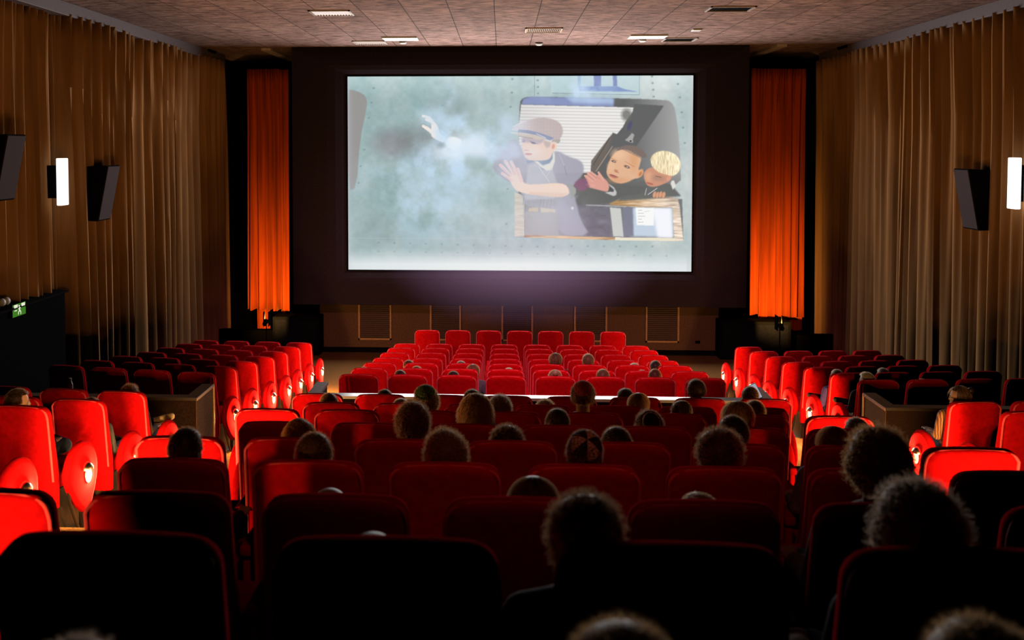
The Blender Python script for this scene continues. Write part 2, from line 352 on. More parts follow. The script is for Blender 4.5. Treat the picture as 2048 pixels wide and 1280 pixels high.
    # boy in the cap: jacket, waistcoat, trousers
    jk = [(1008, 300), (1030, 270), (1050, 300), (1055, 320), (1108, 305), (1118, 300), (1140, 312), (1165, 320), (1172, 332), (1170, 350), (1150, 368), (1150, 385), (1155, 398), (1165, 440), (1186, 474), (1120, 472), (1115, 420), (1052, 412), (1050, 395), (1040, 375), (1000, 352), (985, 330)]
    poly(jk, (166, 164, 178), .96, 1.5, 1)
    poly([(1060, 330), (1085, 322), (1108, 335), (1120, 372), (1110, 415), (1060, 412), (1052, 395)], (186, 186, 194), .95, 1.5)
    poly(Z3([(640, 860), (1150, 830), (1180, 960), (1000, 1000), (700, 1010)]), (158, 156, 160), .9, 2)
    for k in range(4): line(Z3([(900 + 60 * k, 850)])[0], Z3([(880 + 60 * k, 990)])[0], 1.2, (128, 126, 134), .5)
    poly(Z3([(700, 1000), (850, 990), (860, 1065), (680, 1060)]), (206, 184, 150), .9, .8); poly(Z3([(890, 990), (1150, 1020), (1150, 1080), (900, 1080)]), (212, 196, 170), .9, .8)
    poly([(1053, 425), (1120, 426), (1122, 474), (1053, 472)], (168, 168, 166), .9, 2)
    line(Z3([(1290, 990)])[0], Z3([(1480, 1290)])[0], 1.6, (168, 166, 170), .6); ell(1149, 417, 2.5, 3, (226, 226, 224), .9, .4)
    line(Z3([(1210, 60)])[0], Z3([(1300, 270)])[0], 1.2, (190, 188, 200), .9); line(Z3([(1300, 270)])[0], Z3([(1340, 420)])[0], 1.2, (120, 118, 134), .5)
    # scarf and collar
    poly(Z3([(650, 170), (860, 160), (1060, 120), (1100, 0), (1140, 60), (1140, 200), (1090, 320), (930, 330), (800, 190), (660, 230)]), (128, 146, 170), .95, .8)
    poly(Z3([(780, 180), (850, 190), (930, 260), (1050, 220), (1100, 140), (1095, 10), (1135, 40), (1140, 190), (1090, 330), (1000, 350), (900, 290)]), (232, 226, 214), .95, .8)
    line(Z3([(860, 280)])[0], Z3([(1040, 540)])[0], 1, (226, 228, 236), .8); line(Z3([(1090, 290)])[0], Z3([(990, 470)])[0], 1, (210, 212, 224), .8)
    # his face
    f1 = Z1([(580, 720), (700, 700), (960, 760), (1060, 800), (1110, 790), (1165, 830), (1160, 900), (1100, 960), (1070, 1060), (1000, 1110), (800, 1115), (670, 1105), (640, 1040), (590, 960), (575, 850)])
    poly(f1, (236, 206, 190), 1, .8, 1)
    ell(1070, 302, 16, 10, (244, 220, 206), .7, .6)
    poly(Z1([(570, 700), (700, 700), (960, 740), (900, 820), (700, 800), (580, 800)]), (176, 164, 176), .8, 2)
    ell(1070, 285, 5, 1.8, (96, 100, 130), .8, .4, .2); line((1063, 281), (1080, 287), 1, (110, 110, 140), .7); ell(1050.5, 281, 3, 2.6, (140, 140, 168), .7, .5)
    ell(1056, 298, 4, 3, (246, 200, 186), .8, .4); line((1052, 299.5), (1061, 300), 1, (190, 140, 136), .8)
    ell(1060, 307.5, 6.5, 2.3, (214, 150, 150), .9, .35, .05); line((1054, 307), (1067, 307), .9, (160, 96, 100), .7)
    ell(1111, 292, 5.8, 8, (244, 206, 186), 1, .2, .2); ell(1110, 292, 3, 5, (214, 150, 136), .8, .3, .2)
    poly(Z1([(930, 760), (1060, 790), (1060, 860), (1000, 900), (960, 850)]), (186, 170, 164), .8, 1.5)
    poly(Z1([(1110, 740), (1220, 730), (1230, 780), (1190, 820), (1140, 790), (1070, 790)]), (170, 160, 150), .9, 1)
    # flat cap
    cap = Z1([(380, 600), (420, 530), (520, 460), (700, 400), (900, 368), (1060, 385), (1200, 440), (1270, 540), (1275, 640), (1230, 740), (1130, 760), (1000, 720), (800, 650), (560, 600)])
    ck = (np.sin(uu * 2.6) * np.sin(vv * 2.6) > .1)
    put(blur(pmask(smooth_pts(cap, 1)), .6), np.clip(np.where(ck[..., None], np.array([206, 190, 182]), np.array([186, 172, 176])) + np.clip((1075 - uu) / 30, 0, 1)[..., None] * np.array([20, 26, 32]), 0, 255) / 255.)
    poly(Z1([(520, 575), (700, 590), (900, 640), (1120, 720), (1060, 770), (860, 690), (640, 640), (500, 620)]), (136, 146, 176), .9, 1)
    poly(Z1([(380, 625), (520, 640), (800, 670), (985, 730), (860, 760), (660, 720), (520, 690)]), (206, 190, 178), .9, .8)
    line(Z1([(380, 630)])[0], Z1([(500, 640)])[0], 1.4, (230, 236, 248), .8); line(Z1([(520, 690)])[0], Z1([(760, 730)])[0], .9, (110, 110, 124), .7)
    line(Z1([(820, 650)])[0], Z1([(980, 720)])[0], 1.1, (238, 236, 240), .8); line(Z1([(400, 530)])[0], Z1([(640, 430)])[0], 1.2, (236, 240, 248), .7)
    # near arm with open hand
    arm = Z3([(640, 590), (900, 585), (1150, 560), (1310, 580), (1380, 660), (1390, 760), (1250, 810), (1000, 790), (700, 760), (560, 730), (470, 690), (400, 600), (350, 480), (380, 400), (500, 420), (560, 500)])
    poly(arm, (242, 214, 198), 1, .8, 1)
    put(blur(pmask(Z3([(700, 720), (1380, 740), (1250, 815), (1000, 795), (700, 765)])), 2), (226, 190, 166), .6)
    for a, b, w in [((205, 255), (380, 430), 6.5), ((290, 190), (430, 400), 7), ((390, 200), (500, 420), 6.5), ((235, 395), (400, 520), 6), ((500, 330), (560, 520), 8), ((330, 240), (440, 420), 5)]:
        p, q = Z3([a, b]); line(p, q, w, (238, 202, 194), .95)
    for a, b in [((240, 300), (370, 440)), ((340, 230), (450, 410)), ((470, 300), (520, 430)), ((300, 460), (380, 520))]:
        p, q = Z3([a, b]); line(p, q, 1, (196, 150, 152), .55)
    for a in [(215, 260), (290, 190), (245, 390)]: ell(*Z3([a])[0], 3, 2.4, (240, 176, 176), .6, .5)
    poly(Z3([(1330, 575), (1430, 585), (1500, 660), (1500, 740), (1410, 855), (1405, 740), (1385, 650)]), (158, 160, 156), 1, .8)
    # far arm reaching left through the steam
    poly(Z5([(900, 600), (1300, 690), (1750, 640), (1900, 700), (1900, 900), (1500, 930), (1100, 860), (850, 760)]), (200, 206, 230), .6, 5)
    poly(Z5([(650, 540), (760, 525), (910, 580), (880, 700), (820, 780), (700, 740), (600, 640)]), (252, 248, 238), .95, 1.5, 1)
    poly(Z5([(240, 330), (330, 360), (380, 410), (370, 300), (400, 240), (500, 360), (510, 470), (640, 545), (600, 640), (480, 590), (380, 530), (370, 470), (230, 370)]), (252, 236, 224), .97, .8, 1)
    for a, b in [((235, 170), (340, 200)), ((340, 200), (440, 320)), ((290, 230), (400, 280)), ((235, 345), (380, 440))]:
        p, q = Z5([a, b]); line(p, q, 5.5, (252, 232, 220), .97)
    ell(*Z5([(265, 205)])[0], 2.5, 1.2, (232, 176, 156), .6, .5)
    # steam
    def steam(blobs, col, amt, seed, lo=.42, k=3.2):
        m = np.zeros((H, W))
        for x, y, rx, ry, a in blobs: m = np.maximum(m, a * np.exp(-(((uu - x) / rx) ** 2 + ((vv - y) / ry) ** 2)))
        n = noise(34, 5, 1, seed)
        put(np.clip(m * np.clip((n - lo) * k + .35, 0, 1.2), 0, 1) * amt, col)
    steam([(930, 265, 75, 40, 1.2), (985, 300, 50, 35, .9), (875, 235, 38, 30, .7), (900, 330, 110, 60, .9), (850, 400, 110, 75, .75), (800, 340, 60, 40, .7), (1010, 250, 40, 30, .6)], (196, 222, 244), .9, 11)
    steam([(950, 290, 70, 26, 1), (905, 300, 40, 22, 1)], (226, 240, 252), .8, 12, .3)
    steam([(1160, 180, 60, 22, .9), (895, 190, 16, 26, .9)], (206, 228, 250), .8, 14)
    steam([(1060, 330, 60, 60, .5), (1100, 420, 70, 50, .5), (1050, 280, 60, 50, .3)], (216, 220, 234), .6, 15, .2)
    put(np.clip((vv - 499) / 34, 0, 1) ** 1.3 * np.clip(1.05 - np.abs(uu - 1000) / 1500, 0, 1), (246, 251, 253), .96)
    put(np.clip((vv - 470) / 60, 0, 1), (200, 208, 208), .3)
    line((694, 480), (1040, 480), .8, (190, 200, 200), .6); line((694, 514), (1100, 516), .8, (176, 186, 188), .5)
    # pale haze at the rims of the picture
    put(np.exp(-(uu - 694) / 5), (205, 200, 210), .5)
    poly([(1378, 150), (1388, 150), (1388, 545), (1378, 545)], (196, 200, 200), .35, 1)
    return np.clip(img, 0, 1)
# ---------------------------------------------------------------- mesh helpers
class MB:
    def __init__(s): s.v = []; s.f = []; s.m = []; s.cur = 0
    def add(s, vs, fs):
        o = len(s.v); s.v += [tuple(p) for p in vs]; s.f += [tuple(i + o for i in f) for f in fs]; s.m += [s.cur] * len(fs); return s
    def box(s, x0, x1, y0, y1, z0, z1):
        v = [(x, y, z) for z in (z0, z1) for y in (y0, y1) for x in (x0, x1)]
        return s.add(v, [(0, 2, 3, 1), (4, 5, 7, 6), (0, 1, 5, 4), (2, 6, 7, 3), (0, 4, 6, 2), (1, 3, 7, 5)])
    def tube(s, pts, r, n=8, cap=True):
        pts = [Vector(p) for p in pts]; k = len(pts); rs = r if isinstance(r, (list, tuple)) else [r] * k
        vs = []; up = None
        for i, p in enumerate(pts):
            d = (pts[min(i + 1, k - 1)] - pts[max(i - 1, 0)]).normalized()
            if up is None: up = Vector((0, 0, 1)) if abs(d.z) < .9 else Vector((1, 0, 0))
            a = d.cross(up).normalized(); bb = a.cross(d).normalized(); up = bb
            for j in range(n):
                t = 2 * PI * j / n; vs.append(p + (a * math.cos(t) + bb * math.sin(t)) * rs[i])
        fs = [(i * n + j, i * n + (j + 1) % n, (i + 1) * n + (j + 1) % n, (i + 1) * n + j) for i in range(k - 1) for j in range(n)]
        if cap: fs += [tuple(reversed(range(n))), tuple(range((k - 1) * n, k * n))]
        return s.add(vs, fs)
    def ell(s, c, r, nu=16, nv=10, rot=None):
        vs = [(0, 0, 1)]; 
        for i in range(1, nv):
            t = PI * i / nv
            for j in range(nu): vs.append((math.sin(t) * math.cos(2 * PI * j / nu), math.sin(t) * math.sin(2 * PI * j / nu), math.cos(t)))
        vs.append((0, 0, -1))
        fs = [(0, 1 + j, 1 + (j + 1) % nu) for j in range(nu)]
        for i in range(nv - 2):
            a = 1 + i * nu; fs += [(a + j, a + nu + j, a + nu + (j + 1) % nu, a + (j + 1) % nu) for j in range(nu)]
        a = 1 + (nv - 2) * nu; e = len(vs) - 1
        fs += [(a + j, e, a + (j + 1) % nu) for j in range(nu)]
        if isinstance(r, (int, float)): r = (r, r, r)
        out = []
        for p in vs:
            q = Vector((p[0] * r[0], p[1] * r[1], p[2] * r[2]))
            if rot is not None: q = rot @ q
            out.append(q + Vector(c))
        return s.add(out, fs)
    def limb(s, pts, rs, n=12):
        for p, r in zip(pts, rs): s.ell(p, r, n, 8)
        s.tube(pts, list(rs), n)
        return s
    def mesh(s, name, mats=(), smooth=True, bevel=0, seg=2):
        me = bpy.data.meshes.new(name)
        me.from_pydata(s.v, [], s.f)
        for mm in mats: me.materials.append(mm)
        me.polygons.foreach_set('material_index', s.m)
        bm = bmesh.new(); bm.from_mesh(me)
        if bevel:
            bmesh.ops.remove_doubles(bm, verts=bm.verts, dist=1e-5)
            bmesh.ops.bevel(bm, geom=[e for e in bm.edges if len(e.link_faces) == 2 and e.calc_face_angle(0) > .6], offset=bevel, segments=seg, affect='EDGES', profile=.5, clamp_overlap=True)
        bmesh.ops.recalc_face_normals(bm, faces=bm.faces)
        bm.to_mesh(me); bm.free()
        me.polygons.foreach_set('use_smooth', [smooth] * len(me.polygons))
        if smooth:
            try: me.set_sharp_from_angle(angle=R(42))
            except Exception: pass
        me.update(); return me
def link(name, data, parent=None, loc=(0, 0, 0), rot=(0, 0, 0), scale=None):
    o = bpy.data.objects.new(name, data); COL.objects.link(o)
    o.parent = parent; o.location = loc; o.rotation_euler = rot
    if scale: o.scale = scale
    return o
def tag(o, label, cat, group=None):
    o['label'] = label; o['category'] = cat
    if group: o['group'] = group
    return o
def struct(name, mb, m, smooth=False, bevel=0, parent=None):
    o = link(name, mb.mesh(name, m if isinstance(m, (list, tuple)) else [m], smooth, bevel), parent)
    if parent is None: o['kind'] = 'structure'
    return o
def part(name, mb, m, parent, smooth=True, bevel=0, **kw):
    return link(name, mb.mesh(name, m if isinstance(m, (list, tuple)) else [m], smooth, bevel), parent, **kw)
def empty(name, loc, rz=0):
    o = link(name, None, None, loc, (0, 0, rz)); o.empty_display_size = .1; return o
ORD = ['first', 'second', 'third', 'fourth', 'fifth', 'sixth', 'seventh', 'eighth', 'ninth', 'tenth']

# ---------------------------------------------------------------- the room's measures
XL, XR = -6.55, 7.35
YB, YF = -3.5, 23.4
ZC = 6.55
SC = 0.36                                   # middle of the seating and the screen
# rows: distance of the seat backs, floor height
ROWY = dict(r1=17.87, r2=16.91, r3=15.93, r4=14.98, r5=14.10, r6=13.10, r7=12.07, r8=11.13,
            A=8.62, B=7.72, C=6.74, D=5.79, E=4.87, F=3.93, G=2.96, H=1.89, I=.93)
TOPZ = dict(r1=-3.41, r2=-3.45, r3=-3.32, r4=-3.20, r5=-3.09, r6=-2.94, r7=-2.78, r8=-2.64,
            A=-2.23, B=-2.07, C=-1.86, D=-1.68, E=-1.50, F=-1.31, G=-1.10, H=-.80, I=-.60)
FLZ = {k: CAMZ + z - 1.0 for k, z in TOPZ.items()}
FLZ['r1'] = 0.02; FLZ['r2'] = 0.0
FRONT = ['r1', 'r2', 'r3', 'r4', 'r5', 'r6', 'r7', 'r8']; REAR = list('ABCDEFGHI')
# floor profile front to back
prof = [(YF, 0.0), (17.2, 0.0)] + [(ROWY[k] + .25, FLZ[k]) for k in FRONT[2:]] + [(10.9, .84), (10.2, .92), (9.5, .98)]
yy = 9.5
for i, k in enumerate(REAR):
    prof.append((yy, FLZ[k]))
    nxt = ROWY[k] - .1 if k != 'I' else -0.1
    prof.append((nxt, FLZ[k])); yy = nxt
prof += [(yy, 3.05), (YB, 3.05)]
mb = MB()
for i in range(len(prof) - 1):
    (y0, z0), (y1, z1) = prof[i], prof[i + 1]
    if abs(y0 - y1) < 1e-6 and abs(z0 - z1) < 1e-6: continue
    nx = 14
    for j in range(nx):
        xa = XL + (XR - XL) * j / nx; xb = XL + (XR - XL) * (j + 1) / nx
        mb.add([(xa, y0, z0), (xb, y0, z0), (xb, y1, z1), (xa, y1, z1)], [(0, 1, 2, 3)])
o = struct('floor', mb, M['carpet'])
mb = MB(); mb.box(XL - .2, XR + .2, 12.8, YF + .2, ZC, ZC + .2); struct('ceiling', mb, M['ceiling'])
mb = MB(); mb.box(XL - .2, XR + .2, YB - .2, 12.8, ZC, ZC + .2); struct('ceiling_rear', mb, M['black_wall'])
mb = MB(); mb.box(XL - .2, XL, YB, YF, 0, ZC); struct('wall_left', mb, M['black_wall'])
mb = MB(); mb.box(XR, XR + .2, YB, YF, 0, ZC); struct('wall_right', mb, M['black_wall'])
mb = MB(); mb.box(XL - .2, XR + .2, YF, YF + .2, 0, ZC); struct('wall_front', mb, M['black_wall'])
mb = MB(); mb.box(XL - .2, XR + .2, YB - .2, YB, 2, ZC); struct('wall_back', mb, M['black_wall'])
# the floor's underside so that no light leaks from outside the room
# pelmet rails above the side curtains
mb = MB(); mb.box(XL, XL + .30, 3.0, 21.9, 6.35, ZC); struct('trim_1', mb, M['trim'], bevel=.01)
mb = MB(); mb.box(XR - .30, XR, 3.0, 22.2, 6.35, ZC); struct('trim_2', mb, M['trim'], bevel=.01)
for i, (u0, u1) in enumerate([((531, 96), (584, 118)), ((1568, 88), (1507, 108))]):
    a = at(*u0, z=ZC); b_ = at(*u1, z=ZC)
    mb = MB(); xx = (a.x + b_.x) / 2
    mb.box(xx - .10, xx + .10, min(a.y, b_.y), max(a.y, b_.y), ZC - .05, ZC); struct('trim_%d' % (3 + i), mb, M['vent'])
# low wall under the screen
LWX0, LWX1 = at(640, 650, y=21).x, at(1437, 650, y=21).x
mb = MB(); mb.box(LWX0, LWX1, 21.0, 21.2, 0, 1.6); struct('wall_stage', mb, M['lowwall'])
mb = MB(); mb.box(LWX0 - 2, LWX1 + 2.5, 20.93, 21.0, 0, .1); struct('baseboard_front', mb, M['black'])
mb = MB(); mb.box(XL, LWX0, 21.0, 21.2, 0, .45); mb.box(LWX1, XR, 21.0, 21.2, 0, .45); struct('wall_plinth', mb, M['black_wall'])
# masking round the screen: four dished boards, the inner edge at the screen
SX0, SX1, SZ0, SZ1 = -3.245, 3.955, 1.86, 5.955
OX0, OX1, OZ0, OZ1 = -4.39, 5.06, 1.14, ZC - .01
YS, YM = 20.36, 20.10
mb = MB(); rings = []
for f, dd in ((0, 0), (.08, .05), (.2, .09), (.36, .115), (.55, .115), (.8, .09), (1, .05)):
    x0 = SX0 + (OX0 - SX0) * f; x1 = SX1 + (OX1 - SX1) * f; z0 = SZ0 + (OZ0 - SZ0) * f; z1 = SZ1 + (OZ1 - SZ1) * f
    rings.append([(x0, YS - dd, z0), (x1, YS - dd, z0), (x1, YS - dd, z1), (x0, YS - dd, z1)])
rings.append([(x, YS + .12, z) for x, y, z in rings[-1]])
vs = [p for r_ in rings for p in r_]
mb.add(vs, [(k * 4 + i, k * 4 + (i + 1) % 4, k * 4 + 4 + (i + 1) % 4, k * 4 + 4 + i) for k in range(len(rings) - 1) for i in range(4)] + [(31, 30, 29, 28)])
o = link('screen_masking', mb.mesh('screen_masking', [M['mask']], False)); tag(o, 'wide dark cloth masking board framing the lit cinema screen', 'screen masking')

# ---------------------------------------------------------------- screen with the projected film
film = paint_film()
H_, W_ = film.shape[:2]
im = bpy.data.images.new('film_frame', W_, H_, alpha=False)
px = np.ones((H_, W_, 4), np.float32); px[..., :3] = film[::-1]
im.pixels.foreach_set(px.ravel()); im.update(); im.pack()
m, nt, b = nodes('film_picture'); M['film'] = m
b.inputs['Base Color'].default_value = (.02, .02, .02, 1); b.inputs['Roughness'].default_value = 1; b.inputs['Specular IOR Level'].default_value = 0
ti = N(nt, 'ShaderNodeTexImage'); ti.image = im; ti.extension = 'EXTEND'
nt.links.new(ti.outputs[0], b.inputs['Emission Color']); b.inputs['Emission Strength'].default_value = SCREEN_STRENGTH
me = bpy.data.meshes.new('cinema_screen')
e = .02
me.from_pydata([(SX0 + e, YS - .005, SZ0 + e), (SX1 - e, YS - .005, SZ0 + e), (SX1 - e, YS - .005, SZ1 - e), (SX0 + e, YS - .005, SZ1 - e)], [], [(0, 1, 2, 3)])
uv = me.uv_layers.new(name='uv'); uv.data.foreach_set('uv', [0, 0, 1, 0, 1, 1, 0, 1])
me.materials.append(M['film'])
scr = empty('cinema_screen', ((SX0 + SX1) / 2, YS, SZ0)); tag(scr, 'big lit cinema screen showing a boy in a flat cap leaning from a train window', 'screen')
def rel(o, par): o.parent = par; o.matrix_parent_inverse = Matrix.Translation(par.location).inverted(); return o
rel(link('picture', me), scr)
mb = MB()
for a in ((SX0 - .01, SX1 + .01, YS - .03, YS, SZ0 - .005, SZ0 + e), (SX0 - .01, SX1 + .01, YS - .03, YS, SZ1 - e, SZ1 + .005), (SX0 - .01, SX0 + e, YS - .03, YS, SZ0, SZ1), (SX1 - e, SX1 + .01, YS - .03, YS, SZ0, SZ1)): mb.box(*a)
rel(part('edge_frame', mb, M['black'], None, False), scr)

# ---------------------------------------------------------------- drapes
def drape(name, p0, p1, z0, z1, amp, wl, m, seed, label, group=None, nx_per=16, gather=.5, flare=0, zb=None):
    """folded cloth hung from p0 to p1; the pleats are tight at the heading and open out below"""
    rng = random.Random(seed)
    p0 = Vector(p0); p1 = Vector(p1); L = (p1 - p0).length; d = (p1 - p0).normalized(); n = Vector((-d.y, d.x, 0))
    # irregular fold positions
    cen = [0.0]
    while cen[-1] < L: cen.append(cen[-1] + wl * rng.uniform(.45, 1.55))
    amps = [rng.uniform(.45, 1.0) for _ in cen]; drift = [rng.uniform(-.5, .5) * wl * .8 for _ in cen]
    nx = int(L / wl * nx_per); nz = 18
    vs = []; 
    ph = np.zeros(nx + 1); am = np.zeros(nx + 1); dr = np.zeros(nx + 1)
    for i in range(nx + 1):
        s = L * i / nx
        j = max(k for k in range(len(cen)) if cen[k] <= s + 1e-9); j = min(j, len(cen) - 2)
        t = (s - cen[j]) / (cen[j + 1] - cen[j])
        ph[i] = j + t; am[i] = amps[j] * (1 - t) + amps[j + 1] * t; dr[i] = drift[j] * (1 - t) + drift[j + 1] * t
    ex = [rng.uniform(0, 6.28) for _ in range(4)]
    for k in range(nz + 1):
        f = k / nz                                  # 0 top, 1 bottom
        for i in range(nx + 1):
            s = L * i / nx
            a = amp * am[i] * (.45 + .55 * f ** .6)
            off = a * math.sin(2 * PI * ph[i]) + amp * .28 * math.sin(4 * PI * ph[i] + ex[0] + f * 1.5) * (1 - .5 * f) + amp * .2 * math.sin(s * 2.1 + ex[1] + 1.3 * f)
            top = amp * .35 * math.sin(6 * PI * ph[i] + ex[2]) * max(0, 1 - f * 4)
            q = p0 + d * (s + dr[i] * f * .6 + flare * (s / L - .5) * f) + n * (off + top)
            zz = z1 + (z0 - z1) * f
            if k == nz: zz += .015 * math.sin(2 * PI * ph[i])
            vs.append((q.x, q.y, zz))
    mb = MB()
    fs = [(k * (nx + 1) + i, k * (nx + 1) + i + 1, (k + 1) * (nx + 1) + i + 1, (k + 1) * (nx + 1) + i) for k in range(nz) for i in range(nx)]
    mb.add(vs, fs)
    me = mb.mesh(name, [m], True)
    o = link(name, me); md = o.modifiers.new('cloth_thickness', 'SOLIDIFY'); md.thickness = .006
    tag(o, label, 'curtain', group); return o
drape('side_curtain', (XL + .18, 13.75, 0), (XL + .18, 22.0, 0), .05, 6.38, .19, .31, M['curtain'], 3, 'long brown pleated drape covering the left wall ahead of the exit doorway')
drape('side_curtain', (XL + .13, 8.0, 0), (XL + .13, 13.55, 0), 2.43, 6.38, .10, .27, M['curtain'], 5, 'brown pleated drape hanging above the exit doorway on the left wall')
drape('side_curtain', (XR - .18, 22.3, 0), (XR - .18, 10.0, 0), .05, 6.38, .19, .31, M['curtain'], 8, 'long brown pleated drape covering the whole right wall')
# orange house curtains beside the screen
oy = 21.55
a0 = at(493, 300, y=oy).x; a1 = at(579, 300, y=oy).x
drape('orange_curtain', (a0, oy + .1, 0), (a1 - .2, oy + .02, 0), at(0, 616, y=oy).z, at(0, 140, y=oy).z, .11, .16, M['orange'], 12, 'gathered orange curtain left of the screen', flare=.04)
drape('orange_curtain', (a1 - .20, oy + .02, 0), (a1 + .02, oy - .13, 0), at(0, 620, y=oy).z, at(0, 142, y=oy).z, .05, .2, M['orange'], 13, 'turned leading edge of the orange curtain left of the screen')
a = at(512, 650, y=oy + .1).x; bb = at(537, 650, y=oy + .1).x
drape('orange_curtain', (a, oy + .22, 0), (bb, oy + .22, 0), at(0, 700, y=oy).z, at(0, 600, y=oy).z, .04, .14, M['orange'], 14, 'loose orange curtain tail hanging below the left curtain hem')
oy = 21.4
b0 = at(1500, 300, y=oy).x; b1 = at(1612, 300, y=oy).x
drape('orange_curtain', (b1, oy + .15, 0), (b0 + .25, oy, 0), at(0, 624, y=oy).z, at(0, 143, y=oy).z, .11, .16, M['orange'], 21, 'gathered orange curtain right of the screen', flare=.03)
drape('orange_curtain', (b0 + .25, oy, 0), (b0, oy - .14, 0), at(0, 616, y=oy).z, at(0, 143, y=oy).z, .05, .22, M['orange'], 22, 'turned leading edge of the orange curtain right of the screen')
drape('orange_curtain', (at(1612, 640, y=oy).x, oy + .3, 0), (at(1585, 640, y=oy).x, oy + .3, 0), at(0, 652, y=oy).z, at(0, 600, y=oy).z, .04, .14, M['orange'], 23, 'longer orange curtain end against the right side wall drape')
# black cabinets standing on the plinth below the orange curtains
for u0, u1, v0, lab in ((545, 640, 629, 'black bass speaker cabinet under the left orange curtain'), (1440, 1583, 631, 'black bass speaker cabinet under the right orange curtain')):
    y = 20.5; x0 = at(u0, 650, y=y).x; x1 = at(u1, 650, y=y).x; z1 = at(0, v0, y=y).z
    r = empty('bass_cabinet', ((x0 + x1) / 2, y, 0)); tag(r, lab, 'speaker', 'bass cabinets')
    mb = MB(); mb.box(x0, x1, y, y + .45, 0.02, z1); rel(part('cabinet', mb, M['black'], None, False, .02), r)
    mb = MB(); mb.box(x0 + .06, x1 - .06, y - .02, y, .1, z1 - .06); rel(part('speaker_cloth', mb, M['black_cloth'], None, False, .005), r)
    # the lamps added to light the curtains are built next
# added warm lamps on stands to light the orange curtains, flaps limiting their spill
for x, ca, lab in ((-4.80, 28, 'small added lamp on a stand, there to light the left orange curtain'), (5.55, 33, 'small added lamp on a stand, there to light the right orange curtain')):
    r = empty('curtain_fill_lamp', (x, 19.6, 0)); tag(r, lab, 'added light', 'added curtain lamps'); sg = -1 if x < 0 else 1
    mb = MB(); mb.tube([(0, 0, 0), (0, 0, .88)], .012, 8)
    for a_ in range(3): mb.tube([(0, 0, .12), (.16 * math.cos(a_ * 2.1), .16 * math.sin(a_ * 2.1), .006)], .008, 6)
    part('stand', mb, M['black'], r)
    mb = MB(); mb.tube([(0, -.16, .87), (0, -.03, .91)], [.045, .055], 16); part('housing', mb, M['black'], r)
    mb = MB(); mb.tube([(0, -.028, .91), (0, -.024, .912)], .04, 14); part('lens', mb, M['bulb'], r)
    for s_, an in ((sg, ca), (-sg, 15)):
        mb = MB(); mb.box(s_ * .05 - .002, s_ * .05 + .002, -.06, .05 / math.tan(R(an)), .80, 1.10); part('side_flap', mb, M['black'], r, False)
    ld = bpy.data.lights.new('curtain_fill', 'SPOT'); ld.energy = 330; ld.color = (1, .52, .13); ld.spot_size = R(112); ld.spot_blend = .8; ld.shadow_soft_size = .015
    lo = link('curtain_fill', ld, r, (0, 0, .93)); lo.rotation_euler = Vector((sg * .4, 1.9, .6)).to_track_quat('-Z', 'Y').to_euler()

# louvred ventilation panels in the low wall
for i, (u0, u1) in enumerate([(717, 783), (860, 922), (1003, 1066), (1148, 1214), (1291, 1358)]):
    y = 20.99; x0 = at(u0, 640, y=y).x; x1 = at(u1, 640, y=y).x; z0 = at(0, 672, y=y).z; z1 = z0 + .86
    r = empty('louvre_panel', ((x0 + x1) / 2, y, z0)); tag(r, 'louvred vent panel in ochre frame below the screen, %s from the left' % ORD[i], 'vent panel', 'louvred vents below the screen')
    t = .035; mb = MB(); mb.box(x0, x0 + t, y - .04, y, z0, z1); mb.box(x1 - t, x1, y - .04, y, z0, z1); mb.box(x0, x1, y - .04, y, z0, z0 + t); mb.box(x0, x1, y - .04, y, z1 - t, z1)
    rel(part('frame', mb, M['frame_wood'], None, False), r)
    mb = MB(); mb.box(x0 + t, x1 - t, y - .008, y, z0 + t, z1 - t); n = 18
    for k in range(n):
        zz = z0 + t + (z1 - z0 - 2 * t) * (k + .5) / n
        mb.add([(x0 + t, y - .03, zz - .012), (x1 - t, y - .03, zz - .012), (x1 - t, y - .008, zz + .008), (x0 + t, y - .008, zz + .008)], [(0, 1, 2, 3)])
    rel(part('louvres', mb, M['louvre'], None, False), r)
p = at(1395, 684, y=21.0); mb = MB(); mb.box(p.x - .05, p.x + .05, 20.97, 21.0, p.z - .03, p.z + .03)
tag(link('wall_socket', mb.mesh('wall_socket', [M['black']], False, .006)), 'small black socket box on the brown wall below the screen', 'socket')

# ---------------------------------------------------------------- things on the ceiling
def grille(u0, u1, v0, v1, lab, m, n=13):
    zc = ZC - .012
    um = (u0 + u1) / 2
    pa = at(um, v0, z=ZC); pb = at(um, v1, z=ZC); ya, yb = pb.y, pa.y
    vm = (v0 + v1) / 2; xa = at(u0, vm, z=ZC).x; xb = at(u1, vm, z=ZC).x
    r = empty('ceiling_grille', ((xa + xb) / 2, (ya + yb) / 2, ZC)); tag(r, lab, 'vent', 'air grilles in the ceiling')
    t = .03; y0, y1 = min(ya, yb), max(ya, yb); mb = MB(); z0 = ZC - .02
    for q in ((xa, xb, y0, y0 + t), (xa, xb, y1 - t, y1), (xa, xa + t, y0, y1), (xb - t, xb, y0, y1)): mb.box(*q, z0, ZC)
    rel(part('frame', mb, m, None, False), r)
    mb = MB()
    for k in range(n):
        x = xa + t + (xb - xa - 2 * t) * (k + .5) / n
        mb.add([(x - .012, y0 + t, ZC - .018), (x - .012, y1 - t, ZC - .018), (x + .014, y1 - t, ZC - .002), (x + .014, y0 + t, ZC - .002)], [(0, 1, 2, 3)])
    rel(part('blades', mb, m, None, False), r)
    mb = MB(); mb.box(xa + t, xb - t, y0 + t, y1 - t, ZC - .0015, ZC - .0005); rel(part('backing', mb, M['black'], None, False), r)
grille(622, 705, 20, 30, 'slatted air grille at the upper left of the ceiling', M['vent'])
grille(1415, 1505, 12, 22, 'slatted air grille at the upper right of the ceiling', M['vent'])
grille(708, 773, 81, 88, 'slatted air grille beside the left ceiling panel near the screen', M['vent'])
